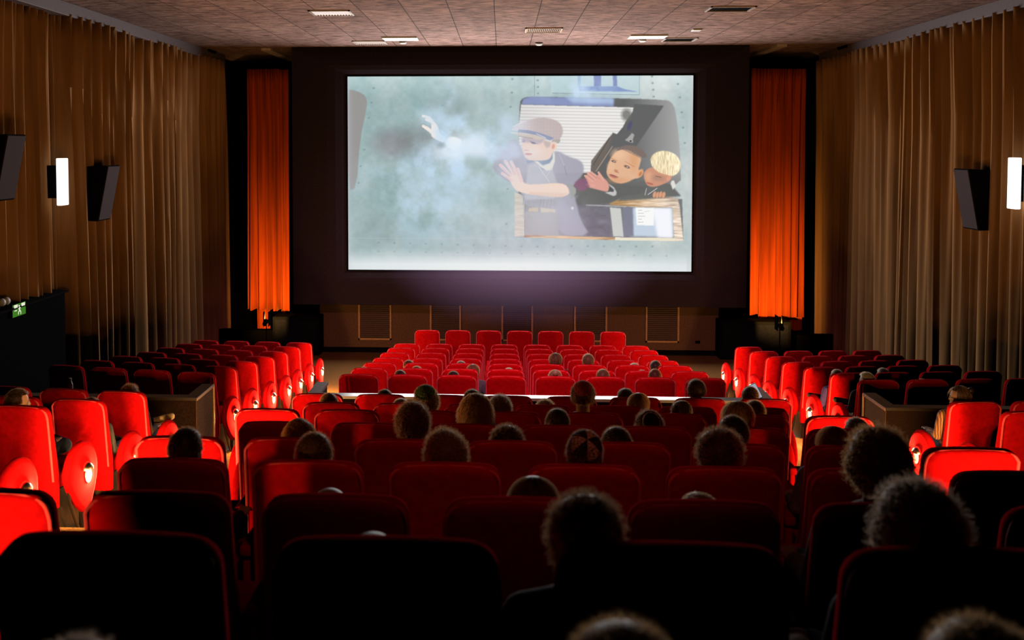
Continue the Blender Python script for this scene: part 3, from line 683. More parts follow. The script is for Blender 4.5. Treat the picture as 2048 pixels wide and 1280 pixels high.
grille(1326, 1391, 75, 82, 'slatted air grille beside the right ceiling panel near the screen', M['vent'])
grille(1050, 1124, 55, 64, 'ochre grille in the middle of the ceiling, coloured as if warmly lit', M['frame_wood'], 18)  # the warm light on this grille is put into its colour
for u0, u1, v0, v1, lab in ((766, 836, 73, 79, 'pale rectangular panel in the ceiling, left of the middle grille'), (1258, 1332, 69, 75, 'pale rectangular panel in the ceiling, right of the middle grille'), (1384, 1402, 57, 60, 'tiny pale plate on the ceiling at the right')):
    pa = at((u0 + u1) / 2, v0, z=ZC); pb = at((u0 + u1) / 2, v1, z=ZC); xa = at(u0, (v0 + v1) / 2, z=ZC).x; xb = at(u1, (v0 + v1) / 2, z=ZC).x
    mb = MB(); mb.box(xa, xb, min(pa.y, pb.y), max(pa.y, pb.y), ZC - .03, ZC)
    tag(link('ceiling_panel', mb.mesh('ceiling_panel', [M['white']], False, .008)), lab, 'ceiling panel', 'pale ceiling panels')
for u, v, lab in ((806, 86, 'round white smoke detector on the ceiling under the left pale panel'), (1285, 82, 'round white smoke detector on the ceiling under the right pale panel'), (1078, 89, 'round white smoke detector over the middle of the screen')):
    p = at(u, v, z=ZC - .04); p.y = min(p.y, 20.0)
    r = empty('smoke_detector', (p.x, p.y, ZC)); tag(r, lab, 'smoke detector', 'smoke detectors')
    mb = MB(); mb.tube([(0, 0, 0), (0, 0, -.02)], .075, 20); part('base', mb, M['black'], r)
    mb = MB(); mb.tube([(0, 0, -.02), (0, 0, -.045), (0, 0, -.06)], [.075, .07, .045], 20); part('cover', mb, M['white'], r)
for u, v, x, lab in ((423, 101, XL + .31, 'small black cable bracket on the left wall rail'), (1686, 93, XR - .31, 'small black cable bracket on the right wall rail')):
    p = at(u, v, x=x); mb = MB(); sg = 1 if x < 0 else -1
    for k in range(3): mb.box(min(0, sg * .03), max(0, sg * .03), -.25 + .2 * k, -.15 + .2 * k, -.05, .05)
    mb.tube([(sg * .02, -.28, 0), (sg * .04, 0, -.05), (sg * .02, .3, .01)], .01, 6)
    tag(link('cable_bracket', mb.mesh('cable_bracket', [M['black']], False), None, p), lab, 'bracket')

# ---------------------------------------------------------------- wall speakers and sconces
def wspeaker(u0, u1, v0, v1, side, lab):
    x = XL + .62 if side < 0 else XR - .62
    pf = at((u0 + u1) / 2, (v0 + v1) / 2, x=x); h = (v1 - v0) / 1950 * pf.y * .93; 
    r = empty('wall_speaker', (pf.x, pf.y, pf.z)); tag(r, lab, 'speaker', 'wall loudspeakers')
    s = 1 if side < 0 else -1
    wd = .24; d = .34; tilt = .16
    mb = MB()
    f = [(0, -wd, h / 2), (0, wd, h / 2), (-s * tilt, wd, -h / 2), (-s * tilt, -wd, -h / 2)]
    bk_ = [(-s * d, -wd * .75, h / 2 - .02), (-s * d, wd * .75, h / 2 - .02), (-s * (d + .02), wd * .75, -h / 2), (-s * (d + .02), -wd * .75, -h / 2)]
    mb.add(f + bk_, [(0, 1, 2, 3), (7, 6, 5, 4), (0, 4, 5, 1), (1, 5, 6, 2), (2, 6, 7, 3), (3, 7, 4, 0)]); part('cabinet', mb, M['speaker'], r, False, .01)
    mb = MB(); e = .02
    g = [(s * .012, -wd + e, h / 2 - e), (s * .012, wd - e, h / 2 - e), (-s * (tilt - .012), wd - e, -h / 2 + e), (-s * (tilt - .012), -wd + e, -h / 2 + e)]
    g2 = [(p[0] - s * .012, p[1], p[2]) for p in g]
    mb.add(g + g2, [(0, 1, 2, 3), (7, 6, 5, 4), (0, 4, 5, 1), (1, 5, 6, 2), (2, 6, 7, 3), (3, 7, 4, 0)]); part('grille', mb, M['grille'], r, False)
    mb = MB(); mb.box(min(-s * .62, -s * .30), max(-s * .62, -s * .30), -.04, .04, -.05, .05); part('bracket', mb, M['black'], r, False)
wspeaker(0, 68, 262, 408, -1, 'black wall loudspeaker nearest the left picture edge, before the glowing wall light')
wspeaker(206, 250, 325, 446, -1, 'black wall loudspeaker on the left drape, beyond the glowing wall light')
wspeaker(1884, 1958, 334, 462, 1, 'black wall loudspeaker hanging on the right drape')
for u0, u1, v0, v1, x, lab in ((118, 132, 315, 412, XL + .42, 'tall glowing wall light on the left drape'), (2019, 2038, 316, 417, XR - .42, 'tall glowing wall light on the right drape')):
    p = at((u0 + u1) / 2, (v0 + v1) / 2, x=x); h = (v1 - v0) / 1950 * p.y * .99; wd = .11; s = 1 if x < 0 else -1
    r = empty('wall_sconce', p); tag(r, lab, 'wall light', 'glowing wall lights')
    mb = MB(); mb.box(-.04, .04, -wd, wd, -h / 2, h / 2); part('glass', mb, M['sconce'], r, True, .012)
    mb = MB(); mb.box(min(-s * .05, -s * .40), max(-s * .05, -s * .40), -.06, .06, -h / 2 + .1, h / 2 - .1); part('back_plate', mb, M['black'], r, False)

# ---------------------------------------------------------------- exit doorway on the left wall
mb = MB(); mb.box(XL + .004, XL + .30, 11.0, 13.62, .3, 2.38); tag(link('door_portal', mb.mesh('door_portal', [M['black']], False, .01)), 'black projecting box around the exit doorway on the left wall', 'door portal')
mb = MB(); mb.box(XL + .0, XL + .34, 11.0, 13.66, 2.38, 2.41); tag(link('portal_ledge', mb.mesh('portal_ledge', [M['speaker']], False, .004)), 'thin ledge on top of the black exit doorway box', 'ledge')
pc = at(38, 619, x=XL + .33)
r = empty('exit_sign', pc); tag(r, 'green and white running man exit sign over the left doorway', 'exit sign')
sw, sh = .17, .085
mb = MB(); mb.box(-.03, .0, -sw, sw, -sh, sh); part('case', mb, M['black'], r, False, .004)
M['sign_green'] = emis('sign_green', (.09, .34, .03), .55); M['sign_white'] = emis('sign_white', (.9, .92, .72), .9)
mb = MB(); mb.box(.0, .006, -sw + .006, sw - .006, -sh + .006, sh - .006); part('green_panel', mb, M['sign_green'], r, False)
mb = MB(); x = .007
def quad(mb, ys, zs): mb.box(x - .001, x + .002, ys[0], ys[1], zs[0], zs[1])
mb.tube([(x, -.01, .048), (x + .003, -.01, .048)], .014, 10)
def stroke(p, q, wd):
    p = Vector((x, *p)); q = Vector((x, *q)); dd = (q - p).normalized(); nn = Vector((0, -dd.z, dd.y)) * wd
    vs = [p + nn, p - nn, q - nn, q + nn]; vs += [v + Vector((.003, 0, 0)) for v in vs]
    mb.add(vs, [(0, 1, 2, 3), (7, 6, 5, 4), (0, 4, 5, 1), (1, 5, 6, 2), (2, 6, 7, 3), (3, 7, 4, 0)])
stroke((-.01, .032), (.002, -.01), .012); stroke((0, -.01), (-.03, -.03), .007); stroke((-.03, -.03), (-.035, -.06), .006); stroke((.002, -.01), (.03, -.03), .007); stroke((.03, -.03), (.028, -.062), .006)
stroke((-.008, .026), (-.035, .012), .005); stroke((-.005, .024), (.028, .02), .005)
stroke((-.14, .055), (-.05, .055), .02); stroke((.05, .055), (.14, .055), .02); stroke((-.13, -.0), (-.07, -.0), .006)
part('running_man', mb, M['sign_white'], r, False)
for u, v, lab in ((4, 592, 'left one of two round white emergency lamps on the doorway ledge'), (13, 588, 'right one of two round white emergency lamps on the doorway ledge')):
    p = at(u, v, x=XL + .29)
    r = empty('emergency_lamp', (p.x, p.y, 2.41)); tag(r, lab, 'lamp', 'emergency lamps')
    mb = MB(); mb.tube([(0, 0, 0), (0, 0, .05)], .015, 8); part('stand', mb, M['black'], r)
    mb = MB(); mb.ell((0, 0, .10), (.045, .05, .05), 14, 10); part('lamp_head', mb, M['white'], r)
ld = bpy.data.lights.new('emergency_glow', 'POINT'); ld.energy = .12; ld.color = (1, .96, .9); ld.shadow_soft_size = .05
link('emergency_glow', ld, None, (XL + .6, 12.2, 2.75))

# ---------------------------------------------------------------- low partitions between the front and rear seating
PZ = 1.84
def partition(x0, x1, y, ret, lab, capm):
    r = empty('low_partition', ((x0 + x1) / 2, y, .9)); tag(r, lab, 'partition wall', 'low partitions behind the front seating')
    t = .10
    mb = MB(); mb.box(x0, x1, y - t / 2, y + t / 2, .80, PZ - .03)
    rel(part('panel', mb, M['panel_shade'], None, False), r)
    for xr in ret:
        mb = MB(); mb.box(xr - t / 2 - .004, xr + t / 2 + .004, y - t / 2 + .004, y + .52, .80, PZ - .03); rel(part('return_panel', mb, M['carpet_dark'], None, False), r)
    mb = MB(); c = t / 2 + .015
    mb.box(x0 - .015, x1 + .015, y - c, y + c, PZ - .03, PZ)
    for xr in ret: mb.box(xr - c, xr + c, y + c, y + .54, PZ - .03, PZ)
    rel(part('capping', mb, capm, None, False), r)
    mb = MB()
    for xr in ret:
        s = -1 if (xr > SC) == (capm is M['cap_dark']) else 1
        mb.box(xr + s * (c + .001) - .004, xr + s * (c + .001) + .004, y - c, y + .54, PZ - .032, PZ - .004)
        mb.box(xr + s * c - .008, xr + s * c + .008, y + .53, y + .545, .82, PZ - .01)
    rel(part('edge_strip', mb, M['edge_wood'], None, False), r)
partition(-2.03, 2.80, 10.15, (-1.99, 2.76), 'white topped low partition between the front and rear centre blocks', M['cap'])
partition(XL + .35, -3.19, 10.0, (-3.24,), 'dark low partition behind the front left block', M['cap_dark'])
partition(3.87, XR - .35, 9.95, (3.92,), 'dark low partition behind the front right block', M['cap_dark'])

# violet scatter volume added for the glow below the screen, thickest in the middle
m = bpy.data.materials.new('glow_haze'); m.use_nodes = True; nt = m.node_tree; nt.nodes.clear()
out = N(nt, 'ShaderNodeOutputMaterial'); vol = N(nt, 'ShaderNodeVolumeScatter'); vol.inputs['Color'].default_value = (.72, .50, 1, 1)
tc = N(nt, 'ShaderNodeTexCoord'); gr = N(nt, 'ShaderNodeTexGradient', gradient_type='SPHERICAL'); mu = N(nt, 'ShaderNodeMath', operation='MULTIPLY'); mu.inputs[1].default_value = HAZE
mp = N(nt, 'ShaderNodeMapping'); mp.inputs['Scale'].default_value = (1 / 2.6, 1 / 2.0, 1 / 1.25)
nt.links.new(tc.outputs['Object'], mp.inputs[0]); nt.links.new(mp.outputs[0], gr.inputs[0]); nt.links.new(gr.outputs[0], mu.inputs[0]); nt.links.new(mu.outputs[0], vol.inputs['Density']); nt.links.new(vol.outputs[0], out.inputs['Volume'])
if HAZE > 0:
    mb = MB(); mb.ell((0, 0, 0), (2.6, 2.0, 1.25), 28, 18)
    o = link('glow_haze', mb.mesh('glow_haze', [m], True), None, (.36, 18.1, 2.33)); tag(o, 'added violet haze standing in for the glow in front of the lit screen', 'haze'); o['kind'] = 'stuff'

# pink spotlight added out of view overhead to brighten the front seat backs
r = empty('fill_spotlight', (SC, 7.6, ZC)); tag(r, 'added pink tinted spotlight, out of view on the ceiling, lighting the front rows', 'spotlight')
mb = MB(); mb.tube([(0, 0, 0), (0, 0, -.06)], .03, 10); part('bracket', mb, M['black'], r)
mb = MB(); mb.tube([(0, -.10, -.08), (0, .10, -.16)], [.06, .07], 16, False); part('housing', mb, M['black'], r)
ld = bpy.data.lights.new('front_fill', 'SPOT'); ld.energy = 1500; ld.color = (1, .36, .52); ld.spot_size = R(66); ld.spot_blend = 1; ld.shadow_soft_size = .15
lo = link('front_fill', ld, r, (0, .11, -.17)); lo.rotation_euler = (Vector((SC, 16.2, .9)) - Vector((SC, 7.7, 6.4))).to_track_quat('-Z', 'Y').to_euler()

r = empty('fill_spotlight', (SC, 1.2, ZC)); tag(r, 'added dim red spotlight, out of view on the ceiling, lighting the rear seats', 'spotlight')  # added out of view to redden the rear seat backs
mb = MB(); mb.tube([(0, 0, 0), (0, 0, -.06)], .03, 10); part('bracket', mb, M['black'], r)
mb = MB(); mb.tube([(0, -.10, -.08), (0, .10, -.16)], [.06, .07], 16, False); part('housing', mb, M['black'], r)
ld = bpy.data.lights.new('rear_fill', 'SPOT'); ld.energy = 62; ld.color = (1, .22, .12); ld.spot_size = R(58); ld.spot_blend = 1; ld.shadow_soft_size = .15
lo = link('rear_fill', ld, r, (0, .11, -.17)); lo.rotation_euler = (Vector((SC - .6, 6.8, 2.2)) - Vector((SC, 1.3, 6.4))).to_track_quat('-Z', 'Y').to_euler()

# ---------------------------------------------------------------- cinema seats
def seat_back_mesh():
    mb = MB(); n = 28; rows = []
    zs = [.24, .26, .32, .40, .50, .60, .70, .80, .88, .93, .955, .975, .988, .996, 1.0]
    RC = .062; RT = .034
    for z in zs:
        fl = .012 * math.exp(-((z - .45) / .16) ** 2) + .004 * (1 - z)
        hw = .23 + fl; t = .042 + .010 * math.sin(min(1, max(0, (z - .3) / .6)) * PI)
        yc = .042 + .115 * max(0, (1 - z)) ** 1.15 + .02 * math.sin((z - .24) / .76 * PI)
        dz = z - (1 - RC)
        if dz > 0: hw -= RC - math.sqrt(max(0, RC * RC - dz * dz))
        dz = z - (1 - RT)
        if dz > 0: t -= .85 * (RT - math.sqrt(max(0, RT * RT - dz * dz)))
        t = max(t, .006)
        ring = []
        for j in range(n):
            a = 2 * PI * j / n; c, s = math.cos(a), math.sin(a); p = .42
            x = hw * math.copysign(abs(c) ** p, c); y = t * math.copysign(abs(s) ** p, s)
            zz = z + (.010 * (1 - (x / .24) ** 2) if z > .9 else 0) * min(1, (z - .9) / .08)
            ring.append((x, yc + y, zz))
        rows.append(ring)
    vs = [p for r_ in rows for p in r_]
    fs = [(i * n + j, i * n + (j + 1) % n, (i + 1) * n + (j + 1) % n, (i + 1) * n + j) for i in range(len(rows) - 1) for j in range(n)]
    fs += [tuple(reversed(range(n))), tuple(range((len(rows) - 1) * n, len(rows) * n))]
    mb.add(vs, fs)
    me = mb.mesh('backrest', [M['velvet']], True)
    me.polygons.foreach_set('use_smooth', [True] * len(me.polygons)); return me
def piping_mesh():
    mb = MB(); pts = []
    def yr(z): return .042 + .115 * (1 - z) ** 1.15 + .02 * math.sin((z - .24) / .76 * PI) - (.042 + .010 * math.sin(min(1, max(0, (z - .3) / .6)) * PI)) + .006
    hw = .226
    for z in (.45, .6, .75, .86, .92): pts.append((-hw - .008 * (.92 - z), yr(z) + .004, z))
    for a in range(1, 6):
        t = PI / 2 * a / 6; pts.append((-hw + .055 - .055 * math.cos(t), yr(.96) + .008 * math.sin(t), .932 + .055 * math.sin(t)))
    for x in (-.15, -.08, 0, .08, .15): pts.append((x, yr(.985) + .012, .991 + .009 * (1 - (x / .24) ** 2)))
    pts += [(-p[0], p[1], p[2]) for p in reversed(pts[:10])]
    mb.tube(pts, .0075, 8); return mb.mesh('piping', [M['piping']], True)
def cushion_mesh():
    mb = MB(); mb.box(-.225, .225, .14, .62, .36, .475); me = mb.mesh('seat_cushion', [M['velvet']], True, .035, 4); return me
def arm_mesh():
    mb = MB(); mb.box(-.028, .028, .10, .54, .565, .615); mb.box(-.02, .02, .12, .50, .16, .57)
    return mb.mesh('armrest', [M['velvet']], True, .014, 3)
def foot_mesh():
    mb = MB(); mb.box(-.21, -.18, .16, .46, -.04, .36); mb.box(.18, .21, .16, .46, -.04, .36); mb.box(-.19, .19, .2, .42, .30, .345)
    mb.box(-.24, -.15, .12, .50, -.04, .008); mb.box(.15, .24, .12, .50, -.04, .008)
    return mb.mesh('pedestal', [M['metal_dark']], False, .004)
def side_panel_mesh():
    """egg shaped padded end panel facing the aisle, wide above and narrow at the floor"""
    mb = MB(); n = 40; prof_ = []
    for j in range(n):
        a = 2 * PI * j / n; c, s = math.cos(a), math.sin(a)
        zz = .45 + (.22 * s if s > 0 else .33 * s)
        wy = .215 * (1 - .42 * max(0, -s) ** 1.4)
        prof_.append((wy * c + .33 + .05 * max(0, -s), zz))
    vs = []
    for xx, sc in ((-.026, .86), (-.024, .95), (-.010, 1.0), (.012, 1.0), (.026, .95), (.032, .84), (.034, .5)):
        for y, z in prof_: vs.append((xx, .345 + (y - .345) * sc, .42 + (z - .42) * sc))
    L = 7
    fs = [(i * n + j, i * n + (j + 1) % n, (i + 1) * n + (j + 1) % n, (i + 1) * n + j) for i in range(L - 1) for j in range(n)]
    fs += [tuple(reversed(range(n))), tuple(range((L - 1) * n, L * n))]
    mb.add(vs, fs)
    me = mb.mesh('side_panel', [M['velvet']], True); me.polygons.foreach_set('use_smooth', [True] * len(me.polygons)); return me
def panel_leg_mesh():
    mb = MB(); mb.box(-.02, .02, .34, .40, -.04, .2); mb.tube([(0, .14, .50), (0, .19, .25), (0, .30, .02)], .012, 8); return mb.mesh('panel_leg', [M['metal_dark']], True, 0)
def hood_mesh():
    mb = MB(); n = 16; vs = []
    for i in range(6):
        t = PI / 2 * i / 5
        for j in range(n + 1):
            a = PI * j / n
            vs.append((.036 + .045 * math.sin(a) * math.sin(t + .001), .37 + .055 * math.cos(a) * math.sin(t + .001), .455 + .05 * math.cos(t)))
    fs = [(i * (n + 1) + j, i * (n + 1) + j + 1, (i + 1) * (n + 1) + j + 1, (i + 1) * (n + 1) + j) for i in range(5) for j in range(n)]
    mb.add(vs, fs); return mb.mesh('lamp_hood', [M['chrome']], True)
def bulb_mesh():
    mb = MB(); mb.ell((.044, .375, .408), (.016, .036, .058), 14, 10); return mb.mesh('lamp_bulb', [M['bulb']], True)
ME = dict(back=seat_back_mesh(), pipe=piping_mesh(), cush=cushion_mesh(), arm=arm_mesh(), foot=foot_mesh(), panel=side_panel_mesh(), pleg=panel_leg_mesh(), hood=hood_mesh(), bulb=bulb_mesh())
def mirror_mesh(me):
    m2 = me.copy()
    for v in m2.vertices: v.co.x = -v.co.x
    m2.flip_normals(); m2.name = me.name; return m2
MEM = {k: mirror_mesh(ME[k]) for k in ('panel', 'pleg', 'hood', 'bulb')}
HANGERS = []
def seat(x, y, z, rz, label, group, ends=(), lamp=False, lastarm=False, tall=1.0):
    s = empty('cinema_chair', (x, y, z), rz); tag(s, label, 'seat', group)
    if tall != 1: s.scale = (1, 1, tall)
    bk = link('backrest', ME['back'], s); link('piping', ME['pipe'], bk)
    link('seat_cushion', ME['cush'], s); link('pedestal', ME['foot'], s)
    if -1 not in ends: link('armrest', ME['arm'], s, (-.285, 0, 0))
    if lastarm and 1 not in ends: link('armrest', ME['arm'], s, (.285, 0, 0))
    for e in ends:
        mm = ME if e > 0 else MEM
        pn = link('side_panel', mm['panel'], s, (e * .292, 0, 0)); link('panel_leg', mm['pleg'], pn)
        if lamp:
            link('lamp_hood', mm['hood'], pn); link('lamp_bulb', mm['bulb'], pn)
            lo = link('lamp_light', LAMP, s, (e * (.292 + .098), .42, .385)); lo.rotation_euler = Vector((-e * .12, .80, -.42)).to_track_quat('-Z', 'Y').to_euler()
    return s
LAMP = bpy.data.lights.new('aisle_lamp', 'POINT'); LAMP.energy = LAMP_W; LAMP.color = (1, .50, .16); LAMP.shadow_soft_size = .03
WP = .57; X0 = -1.887 + .23
SEATX = {}
def nm(i): return ORD[i]
for r_i, k in enumerate(FRONT):
    k0, n = (.5, 7) if k == 'r1' else (0, 8)
    for i in range(n):
        x = X0 + (k0 + i) * WP; SEATX.setdefault(k, []).append(x)
        lab = 'red velvet cinema seat, %s from left, %s row from screen, front centre block' % (nm(i), nm(r_i))
        seat(x, ROWY[k], FLZ[k], 0, lab, 'front centre seats, %s row' % nm(r_i), ends=((-1,) if i == 0 else ()) + ((1,) if i == n - 1 else ()), lastarm=(i == n - 1), tall=1.04 if k == 'r1' else 1)
for r_i, k in enumerate(REAR):
    k0, n = (0, 8) if r_i % 2 == 0 else (.5, 7)
    for i in range(n):
        x = X0 + (k0 + i) * WP; SEATX.setdefault(k, []).append(x)
        # far outside the frame: leave out
        d = ROWY[k]; u = 1003 + x * 1950 / d
        if k == 'I' or u < -260 - 300 / d or u > 2300 + 300 / d: continue
        lab = 'red velvet cinema seat, %s from left, %s row behind the rail, rear centre block' % (nm(i), nm(r_i))
        seat(x, ROWY[k], FLZ[k], 0, lab, 'rear centre seats, %s row' % nm(r_i), ends=((-1,) if i == 0 else ()) + ((1,) if i == n - 1 else ()), lastarm=(i == n - 1), lamp=k in 'CDEFGH')
# side blocks: the aisle seat stands on the aisle line, the row swings a little towards the screen
LA, RA = -3.325, 4.025
def side_row(k, side, n, ang, label, group):
    a = R(ang) * (1 if side > 0 else -1)
    for i in range(n):
        e = LA - .25 if side < 0 else RA + .25
        if k in 'ABCDE': e += .11 if side < 0 else -.13
        s = i * WP
        x = e + side * s * math.cos(a); y = ROWY[k] + s * math.sin(R(ang))
        seat(x, y, FLZ[k], a, label % nm(i), group, ends=((-side,) if i == 0 else ()), lamp=(i == 0), lastarm=(side > 0 and i == n - 1) or (side < 0 and i > 0 and False))
        SEATX.setdefault(('L' if side < 0 else 'R') + k, []).append((x, y))
angL = dict(r2=4, r3=5, r4=6, r5=7, r6=7.5, r7=8.5, r8=9.5); angR = dict(r2=4, r3=5, r4=6, r5=7, r6=6.5, r7=6, r8=5)
for r_i, k in enumerate(FRONT[1:]):
    side_row(k, -1, 4, angL[k], 'red velvet cinema seat, %s from aisle, ' + nm(r_i) + ' row of the front left block', 'front left seats, %s row' % nm(r_i))
    side_row(k, 1, 1 if k == 'r2' else 4, angR[k], 'red velvet cinema seat, %s from aisle, ' + nm(r_i) + ' row of the front right block', 'front right seats, %s row' % nm(r_i))
for r_i, k in enumerate('ABCD'):
    side_row(k, -1, 3 if k != 'D' else 1, 6, 'red velvet cinema seat, %s from aisle, ' + nm(r_i) + ' row behind the dark left partition', 'rear left seats, %s row' % nm(r_i))
    if k in 'AB': side_row(k, 1, 3, 5, 'red velvet cinema seat, %s from aisle, ' + nm(r_i) + ' row behind the dark right partition', 'rear right seats, %s row' % nm(r_i))
# rear centre block: lamps added at the aisle ends to light the seat backs

# ---------------------------------------------------------------- people
HC = Vector((0, .25, 1.07))                      # head centre of a seated figure, scale one
def remesh(mb, name, m, vox, smooth=4):
    me = mb.mesh(name + '_raw', [m], True)
    o = link(name + '_tmp', me)
    md = o.modifiers.new('r', 'REMESH'); md.mode = 'VOXEL'; md.voxel_size = vox; md.use_smooth_shade = True
    m2 = o.modifiers.new('s', 'SMOOTH'); m2.iterations = smooth; m2.factor = .6
    dg = bpy.context.evaluated_depsgraph_get(); ev = o.evaluated_get(dg)
    out = bpy.data.meshes.new_from_object(ev); out.name = name
    bpy.data.objects.remove(o); bpy.data.meshes.remove(me)
    out.materials.clear(); out.materials.append(m)
    out.polygons.foreach_set('use_smooth', [True] * len(out.polygons)); return out
LEGS = {'plain': dict(kr=(.11, .66, .565), ar=(.12, .68, .10), fr=(.13, .82, .045), kl=(-.11, .66, .565), al=(-.12, .68, .10), fl=(-.13, .82, .045)),
        'cross_r': dict(kr=(.25, .58, .60), ar=(-.06, .72, .66), fr=(-.20, .78, .68), kl=(-.11, .66, .55), al=(-.12, .68, .10), fl=(-.13, .82, .045)),
        'cross_l': dict(kl=(-.22, .60, .60), al=(.10, .74, .66), fl=(.27, .82, .70), kr=(.11, .66, .55), ar=(.12, .68, .10), fr=(.13, .82, .045))}
ARMS = {'rest': dict(er=(.215, .24, .68), wr=(.20, .47, .665), el=(-.215, .24, .68), wl=(-.20, .47, .665)),
        'lap': dict(er=(.205, .26, .67), wr=(.09, .46, .66), el=(-.205, .26, .67), wl=(-.09, .47, .66)),
        'phone': dict(er=(.21, .34, .72), wr=(.10, .55, .86), el=(-.205, .26, .67), wl=(-.09, .47, .66))}
def hand(mb, wr, d, s):
    """palm, four unequal bent fingers and a thumb; d is the pointing direction, s = +1 right hand"""
    w_ = Vector(wr); d = Vector(d).normalized(); up = Vector((0, 0, 1)); sd = d.cross(up).normalized()
    pc = w_ + d * .045
    rot = Matrix((sd, d, up)).transposed()
    mb.ell(pc, (.038, .048, .016), 12, 8, rot)
    for i, (off, ln) in enumerate(((-.029, .062), (-.010, .072), (.010, .067), (.028, .050))):
        b0 = pc + d * .040 + sd * off * s
        p1 = b0 + d * ln * .5 + up * .004; p2 = p1 + (d * .8 - up * .6).normalized() * ln * .32; p3 = p2 + (d * .3 - up).normalized() * ln * .26
        mb.limb([b0, p1, p2, p3], [.0095, .009, .008, .007], 8)
    b0 = pc - d * .02 - sd * .032 * s; p1 = b0 + (-sd * s * .8 + d * .7).normalized() * .032; p2 = p1 + (d * 1 - sd * s * .2 - up * .3).normalized() * .028
    mb.limb([b0, p1, p2], [.0125, .011, .009], 8)
BODY = {}
def body_set(key, legs='plain', arms='rest', head=0.0, nod=0.0):
    if key in BODY: return BODY[key]
    lg = LEGS[legs]; ar = ARMS[arms]; T = Matrix.Translation(HC) @ Euler((R(nod), 0, R(head))).to_matrix().to_4x4() @ Matrix.Translation(-HC)
    rt = T.to_3x3()
    sk = MB()
    def he(c, r, rot=None): sk.ell(T @ Vector(c), r, 18, 12, rt @ rot if rot is not None else rt)
    he(HC + Vector((0, -.006, .022)), (.074, .090, .086)); he(HC + Vector((0, .022, -.040)), (.056, .062, .062)); he(HC + Vector((0, .045, -.082)), (.027, .028, .022))
    he(HC + Vector((0, .088, -.024)), (.011, .018, .016)); he(HC + Vector((0, .083, -.002)), (.008, .012, .022)); he(HC + Vector((0, .076, -.060)), (.024, .012, .006)); he(HC + Vector((0, .072, -.068)), (.020, .012, .006))
    for s in (-1, 1):
        he(HC + Vector((s * .075, -.005, -.015)), (.010, .020, .030), Euler((0, 0, s * .5)).to_matrix()); he(HC + Vector((s * .040, .055, -.028)), (.022, .022, .020)); he(HC + Vector((s * .030, .078, .012)), (.022, .010, .006))
    sk.limb([(0, .235, .90), (0, .24, .96), T @ Vector((0, .238, 1.02))], [.058, .050, .052], 14)
    sk.ell((0, .245, .83), (.150, .095, .13)); sk.ell((0, .27, .68), (.13, .10, .13)); sk.ell((0, .28, .575), (.155, .13, .10))
    sk.limb([(-.145, .24, .885), (0, .24, .915), (.145, .24, .885)], [.048, .055, .048], 14)
    for s, el, wr in ((1, ar['er'], ar['wr']), (-1, ar['el'], ar['wl'])):
        sk.limb([(s * .155, .24, .88), el, wr], [.045, .034, .024], 12)
        hand(sk, wr, (Vector(wr) - Vector(el)).normalized() * Vector((1, 1, .3)), s)
    for s, k_, a_, f_ in ((1, lg['kr'], lg['ar'], lg['fr']), (-1, lg['kl'], lg['al'], lg['fl'])):
        k_, a_, f_ = Vector(k_), Vector(a_), Vector(f_)
        sk.limb([(s * .085, .31, .555), k_], [.078, .052], 14); sk.limb([k_, k_.lerp(a_, .35), a_], [.050, .048, .030], 12); sk.limb([a_, f_], [.032, .026], 10)
    body = remesh(sk, 'body', M['skin'], .0075, 3)
    sw = MB()
    sw.ell((0, .245, .83), (.172, .116, .145)); sw.ell((0, .27, .70), (.150, .118, .15)); sw.ell((0, .28, .60), (.172, .140, .09))
    sw.limb([(-.155, .24, .885), (0, .238, .905), (.155, .24, .885)], [.062, .072, .062], 14); sw.ell((0, .232, .945), (.066, .066, .032))
    for s, el, wr in ((1, ar['er'], ar['wr']), (-1, ar['el'], ar['wl'])):
        w2 = Vector(el).lerp(Vector(wr), .93); sw.limb([(s * .160, .24, .88), el, w2], [.060, .048, .036], 12)
    sweater = remesh(sw, 'sweater', M['cloth_black'], .009, 3)
    tr = MB(); tr.ell((0, .29, .575), (.172, .145, .10))
    shoes = {}
    for s, k_, a_, f_ in ((1, lg['kr'], lg['ar'], lg['fr']), (-1, lg['kl'], lg['al'], lg['fl'])):
        sh = MB(); k_, a_, f_ = Vector(k_), Vector(a_), Vector(f_)
        tr.limb([(s * .085, .31, .56), k_], [.088, .066], 14); tr.limb([k_, k_.lerp(a_, .92)], [.064, .046], 12)
        q = a_.lerp(f_, -.15); sh.limb([q, q.lerp(f_, .6), f_], [.042, .040, .034], 12); sh.limb([q + Vector((0, 0, -.02)), f_ + Vector((0, 0, -.012))], [.036, .034], 10)
        shoes[s] = remesh(sh, 'shoe', M['shoe'], .009, 2)
    trousers = remesh(tr, 'trousers', M['denim'], .010, 3)
    eyes = []
    for s in (-1, 1):
        ey = MB(); ec = T @ (HC + Vector((s * .030, .072, -.004))); ey.ell(ec, .0115, 12, 10, rt); em = ey.mesh('eye', [M['eye'], M['iris']]); eyes.append(em)
        fw = rt @ Vector((0, 1, 0))
        for pl in em.polygons:
            if (Vector(pl.center) - ec).normalized().dot(fw) > .80: pl.material_index = 1
    lp = MB(); lp.ell(T @ (HC + Vector((0, .0845, -.0605))), (.021, .005, .0035), 14, 8, rt); lp.ell(T @ (HC + Vector((0, .083, -.067))), (.018, .006, .004), 14, 8, rt); lips = lp.mesh('mouth', [M['lip']])
    bw = []
    for s in (-1, 1):
        b_ = MB(); b_.limb([T @ (HC + Vector((s * .012, .087, .014))), T @ (HC + Vector((s * .030, .086, .019))), T @ (HC + Vector((s * .046, .076, .013)))], [.0028, .0032, .002], 6); bw.append(b_.mesh('eyebrow', [M['brow']]))
    BODY[key] = dict(body=body, sweater=sweater, trousers=trousers, shoes=shoes, eyes=eyes, lips=lips, bw=bw, T=T, head=head, nod=nod); return BODY[key]

